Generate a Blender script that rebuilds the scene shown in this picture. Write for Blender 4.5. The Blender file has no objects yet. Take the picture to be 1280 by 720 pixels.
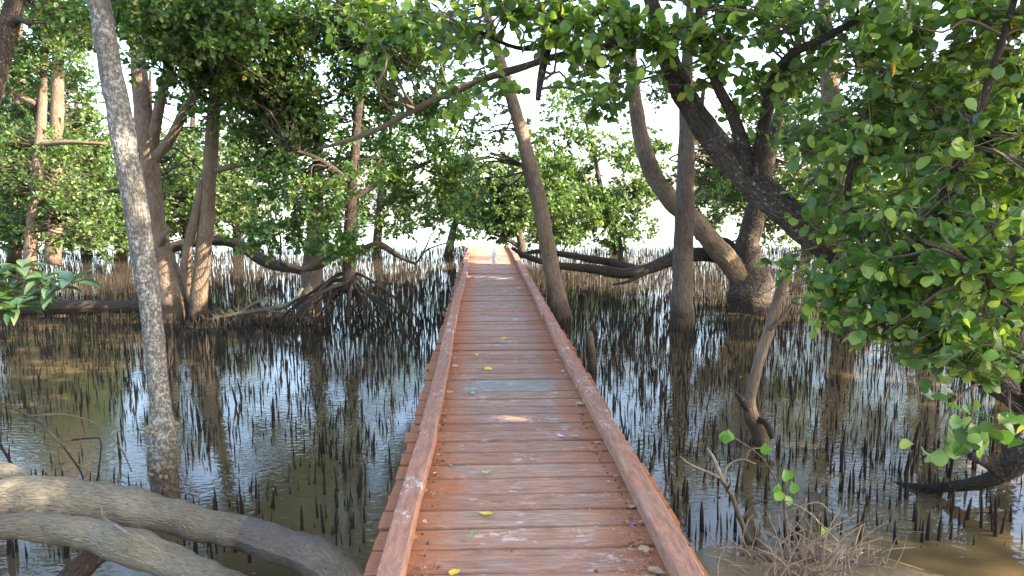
import bpy, math, random
import numpy as np
from mathutils import Vector, Matrix, noise, Quaternion

random.seed(11)
RNG = np.random.default_rng(11)
SC = bpy.context.scene
COL = SC.collection

# ------------------------------------------------------------------ camera, sky, sun, exposure
F = 950.0                                   # focal length in photo pixels (1280 wide)
CAM_H = 1.5
WATER_Z = -0.70
PITCH = math.atan(117 / F)
YAW = math.atan(37 / F)
cam_data = bpy.data.cameras.new("camera")
cam = bpy.data.objects.new("camera", cam_data)
COL.objects.link(cam)
cam.location = (0, 0, CAM_H)
cam.rotation_euler = (math.pi / 2 - PITCH, 0, -YAW)
cam_data.sensor_width = 36
cam_data.lens = F / 1280 * 36
cam_data.clip_start = 0.05
cam_data.clip_end = 5000
SC.camera = cam

SUN_DIR = Vector((0.82, -0.32, 0.56)).normalized()      # towards the sun
el = math.asin(SUN_DIR.z)
az = math.atan2(SUN_DIR.x, SUN_DIR.y)
world = bpy.data.worlds.new("World")
SC.world = world
world.use_nodes = True
wn = world.node_tree.nodes
bg = wn["Background"]
skyt = wn.new("ShaderNodeTexSky")
skyt.sky_type = 'NISHITA'
skyt.sun_disc = False
skyt.sun_elevation = el
skyt.sun_rotation = az
skyt.air_density = 1.0
skyt.dust_density = 2.2
skyt.ozone_density = 1.0
world.node_tree.links.new(skyt.outputs[0], bg.inputs[0])
bg.inputs[1].default_value = 0.15

sun_data = bpy.data.lights.new("sun", 'SUN')
sun_data.energy = 4.0
sun_data.angle = math.radians(0.5)
sun_data.color = (1.0, 0.86, 0.68)
sun = bpy.data.objects.new("sun", sun_data)
COL.objects.link(sun)
sun.rotation_euler = SUN_DIR.to_track_quat('Z', 'Y').to_euler()

SC.view_settings.view_transform = 'Standard'
SC.view_settings.look = 'None'
SC.view_settings.gamma = 1
SC.view_settings.exposure = 2.75
SC.render.engine = 'CYCLES'
SC.cycles.max_bounces = 10
SC.cycles.diffuse_bounces = 5
SC.cycles.use_denoising = True

# ------------------------------------------------------------------ view geometry helpers
RM = cam.rotation_euler.to_matrix()
CP = Vector((0, 0, CAM_H))
RMI = np.array(RM.transposed())


def ray(px, py):
    return RM @ Vector(((px - 640) / F, -(py - 360) / F, -1.0))


def at(px, py, Y):
    d = ray(px, py)
    return CP + d * (Y / d.y)


def on_z(px, py, z):
    d = ray(px, py)
    return CP + d * ((z - CAM_H) / d.z)


def project(P):
    """world points (N,3) -> px, py, depth"""
    q = (np.asarray(P) - np.array(CP)) @ RMI.T
    dep = -q[:, 2]
    return 640 + F * q[:, 0] / np.maximum(dep, 1e-3), 360 - F * q[:, 1] / np.maximum(dep, 1e-3), dep


# ------------------------------------------------------------------ object helpers
def tag(o, label=None, cat=None, group=None, kind=None):
    if label: o['label'] = label
    if cat: o['category'] = cat
    if group: o['group'] = group
    if kind: o['kind'] = kind
    return o


def empty(name, loc, label=None, cat=None, group=None):
    o = bpy.data.objects.new(name, None)
    o.empty_display_size = 0.2
    COL.objects.link(o)
    o.location = loc
    return tag(o, label, cat, group)


def link_mesh(name, me, parent=None, loc=None, rot=None, scale=None):
    o = bpy.data.objects.new(name, me)
    COL.objects.link(o)
    if parent is not None: o.parent = parent
    if loc is not None: o.location = loc
    if rot is not None: o.rotation_euler = rot
    if scale is not None: o.scale = scale
    return o


def np_mesh(name, V, faces, m=None, smooth=True, uv=None):
    """V (N,3); faces: list of tuples or (M,k) array."""
    me = bpy.data.meshes.new(name)
    V = np.asarray(V, dtype=np.float32)
    if isinstance(faces, np.ndarray):
        M, k = faces.shape
        me.vertices.add(len(V)); me.vertices.foreach_set("co", V.ravel())
        me.loops.add(M * k); me.loops.foreach_set("vertex_index", faces.astype(np.int32).ravel())
        me.polygons.add(M)
        me.polygons.foreach_set("loop_start", np.arange(0, M * k, k, dtype=np.int32))
        me.polygons.foreach_set("loop_total", np.full(M, k, dtype=np.int32))
        me.update(calc_edges=True)
    else:
        me.from_pydata([tuple(map(float, v)) for v in V], [], faces)
        me.update()
    if smooth:
        me.polygons.foreach_set("use_smooth", np.ones(len(me.polygons), dtype=bool))
    if uv is not None:
        l = me.uv_layers.new(name="uv")
        idx = np.zeros(len(me.loops), dtype=np.int32)
        me.loops.foreach_get("vertex_index", idx)
        l.data.foreach_set("uv", np.asarray(uv, dtype=np.float32)[idx].ravel())
    if m is not None: me.materials.append(m)
    return me


class MB:
    """collects tubes and boxes into one mesh"""
    def __init__(self):
        self.V = []; self.Fc = []; self.UV = []

    def add(self, V, Fc, UV=None):
        b = len(self.V)
        self.V += [tuple(v) for v in V]
        self.Fc += [tuple(i + b for i in f) for f in Fc]
        self.UV += UV if UV is not None else [(0, 0)] * len(V)

    def tube(self, pts, sides=8, sub=4, rough=0.0, nscale=3.0, wob=0.0, cap=True, seed=0.0):
        P = resample(pts, sub) if sub > 1 else pts
        n = len(P)
        if wob:
            P = [(p + (noise.noise_vector(p * 1.3 + Vector((seed, 0, 0))) * wob * (0 if i in (0,) else 1)), r) for i, (p, r) in enumerate(P)]
        t0 = (P[1][0] - P[0][0]).normalized()
        up = Vector((0, 0, 1)) if abs(t0.z) < 0.9 else Vector((1, 0, 0))
        x = t0.cross(up).normalized()
        V = []; UV = []; Fc = []; L = 0.0
        prev_t = t0
        for i, (p, r) in enumerate(P):
            t = (P[min(i + 1, n - 1)][0] - P[max(i - 1, 0)][0])
            t = t.normalized() if t.length > 1e-9 else prev_t
            q = prev_t.rotation_difference(t)
            x = (q @ x); x = (x - t * x.dot(t)).normalized()
            y = t.cross(x)
            prev_t = t
            if i: L += (p - P[i - 1][0]).length
            for k in range(sides + 1):
                a = 2 * math.pi * (k % sides) / sides
                d = x * math.cos(a) + y * math.sin(a)
                rr = r
                if rough:
                    c = p + d * r
                    rr = r * (1 + rough * (noise.noise(c * nscale + Vector((seed, 3, 7))) + 0.5 * noise.noise(Vector((c.x * nscale * 3, c.y * nscale * 3, c.z * nscale * 1.2 + seed)))))
                V.append(p + d * rr)
                UV.append((k / sides * 2 * math.pi * 0.15, L))
        s1 = sides + 1
        for i in range(n - 1):
            for k in range(sides):
                a = i * s1 + k
                Fc.append((a, a + 1, a + s1 + 1, a + s1))
        if cap:
            for i, rev in ((0, True), (n - 1, False)):
                c = len(V); V.append(P[i][0]); UV.append((0, 0))
                for k in range(sides):
                    a = i * s1 + k
                    Fc.append((a + 1, a, c) if rev else (a, a + 1, c))
        self.add(V, Fc, UV)
        return P

    def box(self, lo, hi):
        (x0, y0, z0), (x1, y1, z1) = lo, hi
        V = [(x0, y0, z0), (x1, y0, z0), (x1, y1, z0), (x0, y1, z0), (x0, y0, z1), (x1, y0, z1), (x1, y1, z1), (x0, y1, z1)]
        self.add(V, [(3, 2, 1, 0), (4, 5, 6, 7), (0, 1, 5, 4), (1, 2, 6, 5), (2, 3, 7, 6), (3, 0, 4, 7)])

    def build(self, name, m, parent=None, origin=None, smooth=True):
        V = np.array([tuple(v) for v in self.V], dtype=np.float32)
        if origin is None and parent is not None: origin = parent.location
        if origin is not None: V = V - np.array(origin, dtype=np.float32)
        me = np_mesh(name, V, self.Fc, m, smooth, self.UV)
        o = link_mesh(name, me, parent)
        if parent is None and origin is not None: o.location = origin
        return o


def resample(pts, sub):
    """Catmull-Rom through (Vector, radius)"""
    P = [Vector((*p, r)) for p, r in pts]
    P = [P[0] * 2 - P[1]] + P + [P[-1] * 2 - P[-2]]
    out = []
    for i in range(1, len(P) - 2):
        a, b, c, d = P[i - 1], P[i], P[i + 1], P[i + 2]
        for k in range(sub):
            t = k / sub
            v = 0.5 * ((2 * b) + (c - a) * t + (2 * a - 5 * b + 4 * c - d) * t * t + (3 * b - a - 3 * c + d) * t ** 3)
            out.append((v.xyz, max(v.w, 0.002)))
    out.append((P[-2].xyz, max(P[-2].w, 0.002)))
    return out


# ------------------------------------------------------------------ materials
class NT:
    def __init__(self, name):
        self.m = bpy.data.materials.new(name)
        self.m.use_nodes = True
        self.t = self.m.node_tree
        self.t.nodes.clear()
        self.out = self.t.nodes.new("ShaderNodeOutputMaterial")

    def n(self, kind, **kw):
        nd = self.t.nodes.new(kind)
        for k, v in kw.items():
            if k.startswith("_"):
                setattr(nd, k[1:], v)
            else:
                key = int(k[1:]) if (k[0] == "i" and k[1:].isdigit()) else k.replace("__", " ")
                s = nd.inputs[key]
                if isinstance(v, bpy.types.NodeSocket): self.t.links.new(v, s)
                else: s.default_value = v
        return nd

    def math(self, op, a, b=0.0, clamp=False):
        nd = self.n("ShaderNodeMath", _operation=op, i0=a, i1=b, _use_clamp=clamp)
        return nd.outputs[0]

    def ramp(self, fac, stops, interp='LINEAR'):
        nd = self.n("ShaderNodeValToRGB", i0=fac)
        cr = nd.color_ramp
        cr.interpolation = interp
        while len(cr.elements) < len(stops): cr.elements.new(0.5)
        for e, (p, c) in zip(cr.elements, stops):
            e.position = p
            e.color = (*c, 1) if len(c) == 3 else c
        return nd.outputs[0]

    def smooth(self, v, lo, hi):
        nd = self.n("ShaderNodeMapRange", _interpolation_type='SMOOTHSTEP', i0=v, i1=lo, i2=hi)
        return nd.outputs[0]

    def mix(self, f, a, b, blend='MIX'):
        nd = self.n("ShaderNodeMix", _data_type='RGBA', _blend_type=blend)
        for i, v in ((0, f), (6, a), (7, b)):
            s = nd.inputs[i]
            if isinstance(v, bpy.types.NodeSocket): self.t.links.new(v, s)
            else: s.default_value = v if i == 0 else (*v, 1)
        return nd.outputs[2]

    def noise(self, vec, scale, detail=4.0, rough=0.55, dist=0.0):
        return self.n("ShaderNodeTexNoise", Vector=vec, Scale=scale, Detail=detail, Roughness=rough, Distortion=dist).outputs[0]

    def mapping(self, vec, scale=(1, 1, 1), loc=(0, 0, 0)):
        return self.n("ShaderNodeMapping", i0=vec, i1=loc, i3=scale).outputs[0]

    def finish(self, color, rough=0.7, bump=None, bump_d=0.01, spec=0.3, **kw):
        p = self.n("ShaderNodeBsdfPrincipled", Base__Color=color, Roughness=rough, **kw)
        p.inputs["Specular IOR Level"].default_value = spec
        if bump is not None:
            b = self.n("ShaderNodeBump", Strength=1.0, Distance=bump_d, Height=bump)
            self.t.links.new(b.outputs[0], p.inputs["Normal"])
        self.t.links.new(p.outputs[0], self.out.inputs[0])
        return self.m


def bark(name, dark, mid, pale, lichen=0.0, plates=18.0, depth=0.012, wet=-0.30):
    t = NT(name)
    uv = t.n("ShaderNodeTexCoord").outputs["UV"]
    pos = t.n("ShaderNodeNewGeometry").outputs["Position"]
    st = t.mapping(uv, (1.0, 0.28, 1.0))
    n1 = t.noise(st, plates * 1.6, 6, 0.65, 0.6)
    n2 = t.noise(pos, 2.2, 3)
    n3 = t.noise(pos, 38, 4, 0.7)
    f = t.math('ADD', t.math('MULTIPLY', n1, 0.6), t.math('MULTIPLY', n2, 0.4))
    c = t.ramp(f, [(0.33, dark), (0.52, mid), (0.72, pale)])
    if lichen:
        k = t.smooth(n3, 0.62 - lichen * 0.2, 0.68)
        k = t.math('MULTIPLY', k, t.smooth(n2, 0.35, 0.55))
        c = t.mix(k, c, (0.36, 0.35, 0.31))
    z = t.n("ShaderNodeSeparateXYZ", i0=pos).outputs[2]
    zz = t.math('ADD', z, t.math('MULTIPLY', t.math('SUBTRACT', t.noise(pos, 6, 3), 0.5), 0.35))
    wetf = t.n("ShaderNodeMapRange", i0=zz, i1=wet, i2=wet - 0.16, i3=0.0, i4=0.75).outputs[0]
    c = t.mix(wetf, c, (0.045, 0.032, 0.02))
    v = t.n("ShaderNodeTexVoronoi", _feature='DISTANCE_TO_EDGE', Vector=t.mapping(uv, (1.0, 0.35, 1)), Scale=plates).outputs[0]
    ck = t.math('MULTIPLY', t.smooth(t.noise(st, plates * 0.9, 7, 0.7, 1.2), 0.52, 0.66), t.math('SUBTRACT', 1.0, t.smooth(v, 0.02, 0.12)))
    c = t.mix(t.math('MULTIPLY', ck, 0.8), c, tuple(x * 0.35 for x in dark))
    h = t.math('ADD', t.math('MULTIPLY', t.smooth(v, 0.0, 0.18), 0.5), t.math('ADD', n1, t.math('MULTIPLY', n3, 0.35)))
    return t.finish(c, 0.85, h, depth, 0.2)


M = {}
M['bark_grey'] = bark("pale_grey_bark", (0.047, 0.039, 0.032), (0.106, 0.092, 0.076), (0.170, 0.153, 0.132), lichen=0.9, plates=30, depth=0.008)
M['bark_brown'] = bark("brown_bark", (0.051, 0.037, 0.028), (0.106, 0.081, 0.060), (0.178, 0.140, 0.104))
M['bark_tan'] = bark("tan_bark", (0.0832, 0.0571, 0.0378), (0.1716, 0.1219, 0.0830), (0.2873, 0.2159, 0.1476))
M['bark_dark'] = bark("dark_ridged_bark", (0.025, 0.019, 0.014), (0.072, 0.053, 0.040), (0.145, 0.111, 0.085), plates=26, depth=0.02, lichen=0.25)
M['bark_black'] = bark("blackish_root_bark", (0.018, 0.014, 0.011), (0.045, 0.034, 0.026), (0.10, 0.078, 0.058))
M['bark_log'] = bark("weathered_log_bark", (0.064, 0.054, 0.037), (0.140, 0.123, 0.089), (0.230, 0.208, 0.157), lichen=0.0, plates=46, depth=0.007, wet=-0.62)
M['bark_pale'] = bark("pale_stripped_wood", (0.204, 0.162, 0.111), (0.357, 0.297, 0.212), (0.493, 0.425, 0.323), depth=0.006, wet=-0.2)
M['bark_ash'] = bark("dark_ash_bark", (0.0543, 0.0496, 0.0418), (0.1085, 0.0992, 0.0837), (0.1860, 0.1705, 0.1426), plates=60, depth=0.006, wet=-0.62)
M['dry'] = bark("pale_dry_twig_bark", (0.1875, 0.1313, 0.0875), (0.3375, 0.2500, 0.1750), (0.5000, 0.4000, 0.2875), depth=0.003, wet=-0.75)
M['lump'] = bark("oyster_crust", (0.16, 0.125, 0.075), (0.26, 0.21, 0.13), (0.38, 0.32, 0.21), depth=0.006, wet=-0.56)
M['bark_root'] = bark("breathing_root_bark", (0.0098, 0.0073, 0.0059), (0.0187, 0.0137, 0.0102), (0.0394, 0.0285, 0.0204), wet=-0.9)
M['bark_twig'] = bark("dry_twig_bark", (0.093, 0.064, 0.043), (0.178, 0.132, 0.089), (0.289, 0.221, 0.157), depth=0.003, wet=-0.75)


def leaf_mat(name, stops, trans=0.35, rough=0.38, glow=1.6, obj_random=False):
    t = NT(name)
    g = t.n("ShaderNodeNewGeometry")
    r = g.outputs["Random Per Island"]
    if obj_random:
        r = t.math('FRACT', t.math('ADD', r, t.n("ShaderNodeObjectInfo").outputs["Random"]))
    c = t.ramp(r, stops)
    pos = g.outputs["Position"]
    big = t.noise(pos, 0.9, 2)
    c = t.mix(t.smooth(big, 0.35, 0.7), c, t.mix(1.0, c, (1.25, 1.25, 0.85), 'MULTIPLY'))
    p = t.n("ShaderNodeBsdfPrincipled", Base__Color=c, Roughness=rough)
    p.inputs["Specular IOR Level"].default_value = 0.4
    tr = t.n("ShaderNodeBsdfTranslucent", Color=t.mix(1.0, c, (glow * 1.1, glow * 1.15, glow * 0.5), 'MULTIPLY'))
    mx = t.n("ShaderNodeMixShader", i0=trans, i1=p.outputs[0], i2=tr.outputs[0])
    t.t.links.new(mx.outputs[0], t.out.inputs[0])
    return t.m


M['leaf_mid'] = leaf_mat("mangrove_leaf", [(0.0, (0.0319, 0.0724, 0.0210)), (0.45, (0.0638, 0.1274, 0.0350)), (0.8, (0.1067, 0.1825, 0.0480)), (0.975, (0.1804, 0.2408, 0.0630)), (1.0, (0.3520, 0.2290, 0.0480))])
M['leaf_far'] = leaf_mat("far_leaf", [(0.0, (0.031, 0.061, 0.021)), (0.5, (0.061, 0.111, 0.034)), (0.9, (0.102, 0.156, 0.048)), (1.0, (0.180, 0.205, 0.061))])
M['leaf_near'] = leaf_mat("round_leaf", [(0.0, (0.0403, 0.0868, 0.0264)), (0.4, (0.0821, 0.1490, 0.0405)), (0.7, (0.1353, 0.2065, 0.0536)), (0.9, (0.2362, 0.3073, 0.0733)), (0.994, (0.2837, 0.3461, 0.0772)), (1.0, (0.5904, 0.2405, 0.0150))], trans=0.40, glow=1.7, obj_random=True)
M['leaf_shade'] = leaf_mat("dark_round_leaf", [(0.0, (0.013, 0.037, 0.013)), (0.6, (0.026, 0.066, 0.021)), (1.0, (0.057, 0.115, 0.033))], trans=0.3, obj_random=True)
M['leaf_whorl'] = leaf_mat("glossy_whorl_leaf", [(0.0, (0.0382, 0.0808, 0.0353)), (0.5, (0.0629, 0.1135, 0.0504)), (1.0, (0.1045, 0.1550, 0.0648))], trans=0.3, rough=0.3, obj_random=True)
M['leaf_fresh'] = leaf_mat("fresh_leaf", [(0.0, (0.070, 0.164, 0.037)), (0.6, (0.123, 0.230, 0.053)), (1.0, (0.221, 0.312, 0.098))], trans=0.35, obj_random=True)


def flat_leaf(name, c0, c1):
    t = NT(name)
    pos = t.n("ShaderNodeTexCoord").outputs["Object"]
    c = t.mix(t.noise(pos, 45, 4), c0, c1)
    return t.finish(c, 0.55, t.noise(pos, 90, 2), 0.002, 0.3)


M['yellow'] = flat_leaf("yellow_leaf", (0.62, 0.40, 0.02), (0.72, 0.55, 0.06))
M['green'] = flat_leaf("fallen_green_leaf", (0.10, 0.22, 0.05), (0.20, 0.34, 0.10))
M['tan'] = flat_leaf("tan_leaf", (0.36, 0.20, 0.11), (0.58, 0.38, 0.24))
M['orange'] = flat_leaf("orange_leaf", (0.50, 0.20, 0.05), (0.66, 0.36, 0.12))
M['brown'] = flat_leaf("brown_leaf", (0.07, 0.04, 0.025), (0.16, 0.09, 0.05))
M['lilac'] = flat_leaf("lilac_scrap", (0.42, 0.28, 0.62), (0.66, 0.52, 0.80))
M['violet'] = flat_leaf("violet_scrap", (0.12, 0.07, 0.30), (0.22, 0.14, 0.42))
M['palegreen'] = flat_leaf("pale_green_leaf", (0.26, 0.40, 0.16), (0.45, 0.56, 0.32))


def wood(name, tones, grey, dust=True, con=1.0):
    t = NT(name)
    tc = t.n("ShaderNodeTexCoord").outputs["Object"]
    rnd = t.n("ShaderNodeObjectInfo").outputs["Random"]
    off = t.n("ShaderNodeCombineXYZ", i0=t.math('MULTIPLY', rnd, 37.0), i1=t.math('MULTIPLY', rnd, 91.0), i2=0.0).outputs[0]
    v = t.n("ShaderNodeVectorMath", _operation='ADD', i0=tc, i1=off).outputs[0]
    grain = t.noise(t.mapping(v, (2.6, 17, 17)), 2.4, 10, 0.75, 0.7)
    fine = t.noise(t.mapping(v, (9, 70, 70)), 2.0, 5, 0.7)
    patch = t.noise(t.mapping(v, (2.6, 6, 6)), 1.6, 7, 0.72)
    blot = t.noise(v, 9.0, 6, 0.7)
    base = t.ramp(rnd, tones, 'LINEAR')
    c = t.mix(t.smooth(grain, 0.52 - 0.16 / con, 0.52 + 0.16 / con), t.mix(1.0, base, (0.55, 0.50, 0.47), 'MULTIPLY'), t.mix(1.0, base, (1.30, 1.30, 1.30), 'MULTIPLY'))
    c = t.mix(t.math('MULTIPLY', t.smooth(fine, 0.59, 0.72), 0.5), c, (0.075, 0.045, 0.035))
    gfac = t.math('MULTIPLY', t.smooth(patch, 0.47, 0.66), grey)
    c = t.mix(gfac, c, t.mix(grain, (0.15, 0.125, 0.11), (0.34, 0.30, 0.275)))
    # pale scuffs and droppings
    sc = t.math('MULTIPLY', t.smooth(t.noise(t.mapping(v, (12, 24, 24)), 1.0, 8, 0.78), 0.51, 0.60), t.smooth(t.noise(v, 3.2, 3), 0.50, 0.66))
    c = t.mix(t.math('MULTIPLY', sc, 0.85), c, (0.58, 0.53, 0.49))
    # darker stains
    st = t.smooth(blot, 0.62, 0.76)
    c = t.mix(t.math('MULTIPLY', st, 0.45), c, (0.10, 0.06, 0.045))
    if dust:   # red-orange dust gathered along the two kerbs
        x = t.n("ShaderNodeSeparateXYZ", i0=tc).outputs[0]
        ax = t.math('ABSOLUTE', x)
        d = t.math('ADD', ax, t.math('MULTIPLY', t.math('SUBTRACT', t.noise(v, 5.0, 6, 0.7), 0.5), 0.62))
        d = t.smooth(d, 0.25, 0.50)
        gran = t.noise(v, 95, 3, 0.7)
        c = t.mix(t.math('MULTIPLY', d, 0.8), c, t.mix(gran, (0.26, 0.080, 0.030), (0.48, 0.19, 0.085)))
    if dust:   # darkness of the gaps painted along both long edges of a board
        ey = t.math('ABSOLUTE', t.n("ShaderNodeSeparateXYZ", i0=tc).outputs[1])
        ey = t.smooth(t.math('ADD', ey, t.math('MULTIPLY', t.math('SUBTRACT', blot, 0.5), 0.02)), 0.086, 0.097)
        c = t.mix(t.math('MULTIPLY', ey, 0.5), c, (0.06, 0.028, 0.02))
    h = t.math('ADD', grain, t.math('MULTIPLY', fine, 0.5))
    return t.finish(c, 0.92, h, 0.006, 0.12)


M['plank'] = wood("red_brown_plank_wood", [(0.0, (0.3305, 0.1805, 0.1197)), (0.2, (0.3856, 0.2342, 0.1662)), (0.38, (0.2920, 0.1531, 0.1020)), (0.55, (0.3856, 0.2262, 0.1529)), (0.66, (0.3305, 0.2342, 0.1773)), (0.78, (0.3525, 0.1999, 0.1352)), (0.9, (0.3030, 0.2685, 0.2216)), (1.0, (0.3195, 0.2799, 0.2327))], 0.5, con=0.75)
M['rail'] = wood("red_rail_wood", [(0.0, (0.2951, 0.1506, 0.0996)), (0.5, (0.3547, 0.1889, 0.1304)), (1.0, (0.3249, 0.1697, 0.1166))], 0.22, dust=False, con=0.6)
M['beam'] = wood("dark_beam_wood", [(0.0, (0.13, 0.07, 0.05)), (1.0, (0.18, 0.10, 0.07))], 0.3, dust=False)

t = NT("metal_nail")
M['nail'] = t.finish((0.06, 0.045, 0.04, 1), 0.6, None, spec=0.4)
t = NT("orange_wood_dust")
M['dust'] = t.finish(t.ramp(t.n("ShaderNodeNewGeometry").outputs["Random Per Island"], [(0, (0.20, 0.06, 0.025)), (0.6, (0.42, 0.15, 0.06)), (1, (0.55, 0.30, 0.16))]), 0.9, None)

t = NT("dry_leaf_crumb")
M['crumb'] = t.finish(t.ramp(t.n("ShaderNodeNewGeometry").outputs["Random Per Island"], [(0, (0.06, 0.03, 0.02)), (0.5, (0.24, 0.11, 0.055)), (0.8, (0.42, 0.25, 0.13)), (1, (0.55, 0.40, 0.24))]), 0.8, None, spec=0.2)

# muddy reflecting water
t = NT("muddy_water")
pos = t.n("ShaderNodeNewGeometry").outputs["Position"]
silt = t.noise(pos, 0.55, 4, 0.6)
wc = t.ramp(silt, [(0.3, (0.058, 0.042, 0.020)), (0.55, (0.085, 0.062, 0.029)), (0.75, (0.118, 0.086, 0.040))])
r1 = t.noise(t.mapping(pos, (1.0, 1.5, 1.0)), 13.0, 2, 0.45, 0.4)
r2 = t.noise(t.mapping(pos, (1.0, 2.0, 1.0)), 48.0, 2, 0.5)
gust = t.smooth(t.noise(pos, 0.8, 2), 0.35, 0.7)
hh = t.math('ADD', r1, t.math('MULTIPLY', r2, 0.10))
hh = t.math('MULTIPLY', hh, t.math('ADD', t.math('MULTIPLY', gust, 0.8), 0.2))
p = t.n("ShaderNodeBsdfPrincipled", Base__Color=wc, Roughness=0.03, IOR=1.333)
b = t.n("ShaderNodeBump", Strength=1.0, Distance=0.0045, Height=hh)
t.t.links.new(b.outputs[0], p.inputs["Normal"])
t.t.links.new(p.outputs[0], t.out.inputs[0])
M['water'] = t.m

t = NT("wet_ochre_mud")
pos = t.n("ShaderNodeNewGeometry").outputs["Position"]
n1 = t.noise(pos, 3.0, 6, 0.65)
n2 = t.noise(pos, 22, 4, 0.6)
mc = t.ramp(n1, [(0.3, (0.125, 0.082, 0.035)), (0.55, (0.20, 0.138, 0.062)), (0.75, (0.28, 0.20, 0.095))])
M['mud'] = t.finish(mc, 0.42, t.math('ADD', n1, t.math('MULTIPLY', n2, 0.4)), 0.03, 0.4)

t = NT("frosted_bottle_plastic")
M['bottle'] = t.finish((0.86, 0.80, 0.82, 1), 0.22, None, spec=0.5, Transmission__Weight=0.35, IOR=1.3)
t = NT("white_bottle_cap")
M['cap'] = t.finish((0.82, 0.80, 0.82, 1), 0.4, None)

# ------------------------------------------------------------------ setting: mud bed and water
def bed_height(x, y):
    h = -0.98 + 0.05 * noise.noise(Vector((x * 0.5, y * 0.5, 2)))
    if 2.5 < y < 10 and -2 < x < 9:
        for (bx, by, rx, ry, hh) in BANKS:
            h += hh * math.exp(-((x - bx) / rx) ** 2 - ((y - by) / ry) ** 2)
        h += 0.05 * noise.noise(Vector((x * 2.3, y * 2.3, 5))) + 0.03 * noise.noise(Vector((x * 6, y * 6, 9)))
    return min(h, -0.60)


BANKS = []
for (px, py, rx, ry, hh) in ((890, 702, 0.26, 0.40, 0.345), (1000, 735, 0.6, 0.22, 0.36), (1130, 752, 0.8, 0.28, 0.38), (1230, 640, 0.55, 0.10, 0.34), (1120, 618, 0.35, 0.06, 0.27)):
    w = on_z(px, py, WATER_Z)
    BANKS.append((w.x, w.y, rx, ry, hh))
xs = sorted(set([-3000, -600, -120, -40, -20, -10, -5] + [round(-2 + 0.08 * i, 3) for i in range(0, 126)] + [9, 12, 20, 40, 120, 600, 3000]))
ys = sorted(set([-600, -60, -10, 0] + [round(2.4 + 0.08 * i, 3) for i in range(0, 90)] + [11, 14, 20, 30, 40, 120, 600, 3000]))
V = [(x, y, bed_height(x, y)) for y in ys for x in xs]
nx = len(xs)
Fc = np.array([(j * nx + i, j * nx + i + 1, (j + 1) * nx + i + 1, (j + 1) * nx + i) for j in range(len(ys) - 1) for i in range(nx - 1)])
tag(link_mesh("mud_ground", np_mesh("mud_ground", V, Fc, M['mud'])), kind='structure')
g = [-3000, -500, -100, -30, 0, 30, 100, 500, 3000]
V = [(x, y, WATER_Z) for y in g for x in g]
Fc = np.array([(j * 9 + i, j * 9 + i + 1, (j + 1) * 9 + i + 1, (j + 1) * 9 + i) for j in range(8) for i in range(8)])
tag(link_mesh("water", np_mesh("water", V, Fc, M['water'])), kind='structure')

# ------------------------------------------------------------------ boardwalk
walk = empty("boardwalk", (0.21, 0, 0), "weathered red-brown plank boardwalk with low kerb rails running out over the water", "boardwalk")
WALK_END = on_z(612, 309, 0).y


def plank_mesh(L, W, T, seed):
    """bevelled board, slightly cupped and uneven; length along x"""
    rnd = random.Random(seed)
    nxs = 9
    b = 0.005
    prof = [(-W / 2, -T), (-W / 2, -b), (-W / 2 + b, 0), (0, -0.0015), (W / 2 - b, 0), (W / 2, -b), (W / 2, -T)]
    V = []; Fc = []
    for i in range(nxs):
        x = -L / 2 + L * i / (nxs - 1)
        w1 = 1 + 0.02 * noise.noise(Vector((x * 2, seed, 0)))
        for (yy, zz) in prof:
            e = 0
            if i in (0, nxs - 1): e = rnd.uniform(-0.006, 0.006)
            V.append((x + e, yy * w1 + 0.003 * noise.noise(Vector((x * 3, seed + 7, yy))), zz + 0.003 * noise.noise(Vector((x * 2.5, yy * 6, seed)))))
    k = len(prof)
    for i in range(nxs - 1):
        for j in range(k - 1):
            Fc.append((i * k + j, (i + 1) * k + j, (i + 1) * k + j + 1, i * k + j + 1))
        Fc.append((i * k + k - 1, (i + 1) * k + k - 1, (i + 1) * k, i * k))
    Fc.append(tuple(range(k))); Fc.append(tuple((nxs - 1) * k + j for j in range(k - 1, -1, -1)))
    return V, Fc


plank_meshes = []
for s in range(10):
    V, Fc = plank_mesh(1.36, 0.2, 0.035, s * 3.3)
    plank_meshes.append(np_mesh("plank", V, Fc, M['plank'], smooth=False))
nail_mb = MB()
nail_mb.tube([(Vector((0, 0, -0.004)), 0.007), (Vector((0, 0, 0.0022)), 0.0075)], 8, 1)
y = 1.7
i = 0
nail_xy = []
prng = random.Random(5)
while y < WALK_END - 0.05:
    w = prng.choice([0.175, 0.19, 0.2, 0.2, 0.205, 0.215])
    if y + w > WALK_END: w = WALK_END - y
    gap = prng.choice([0.004, 0.006, 0.009, 0.012, 0.02])
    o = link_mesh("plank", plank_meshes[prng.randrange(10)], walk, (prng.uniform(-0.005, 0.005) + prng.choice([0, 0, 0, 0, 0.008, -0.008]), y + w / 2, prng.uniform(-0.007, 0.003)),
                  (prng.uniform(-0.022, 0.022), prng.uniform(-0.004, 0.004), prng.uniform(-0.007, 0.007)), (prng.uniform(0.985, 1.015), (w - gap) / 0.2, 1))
    if y < 7 and prng.random() < .7:
        for sx in (-0.47, 0.47):
            for sy in (-0.25, 0.25):
                nail_xy.append((sx + prng.uniform(-0.02, 0.02), y + w / 2 + sy * w + prng.uniform(-0.012, 0.012)))
    y += w
    i += 1
mb = MB()
for (nx_, ny_) in nail_xy:
    c = Vector((nx_, ny_, 0))
    mb.tube([(c + Vector((0, 0, -0.006)), 0.006), (c + Vector((0, 0, 0.0035)), 0.006)], 6, 1)
o = mb.build("nails", M['nail'], walk, (0, 0, 0)); tag(o, kind='stuff')

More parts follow.
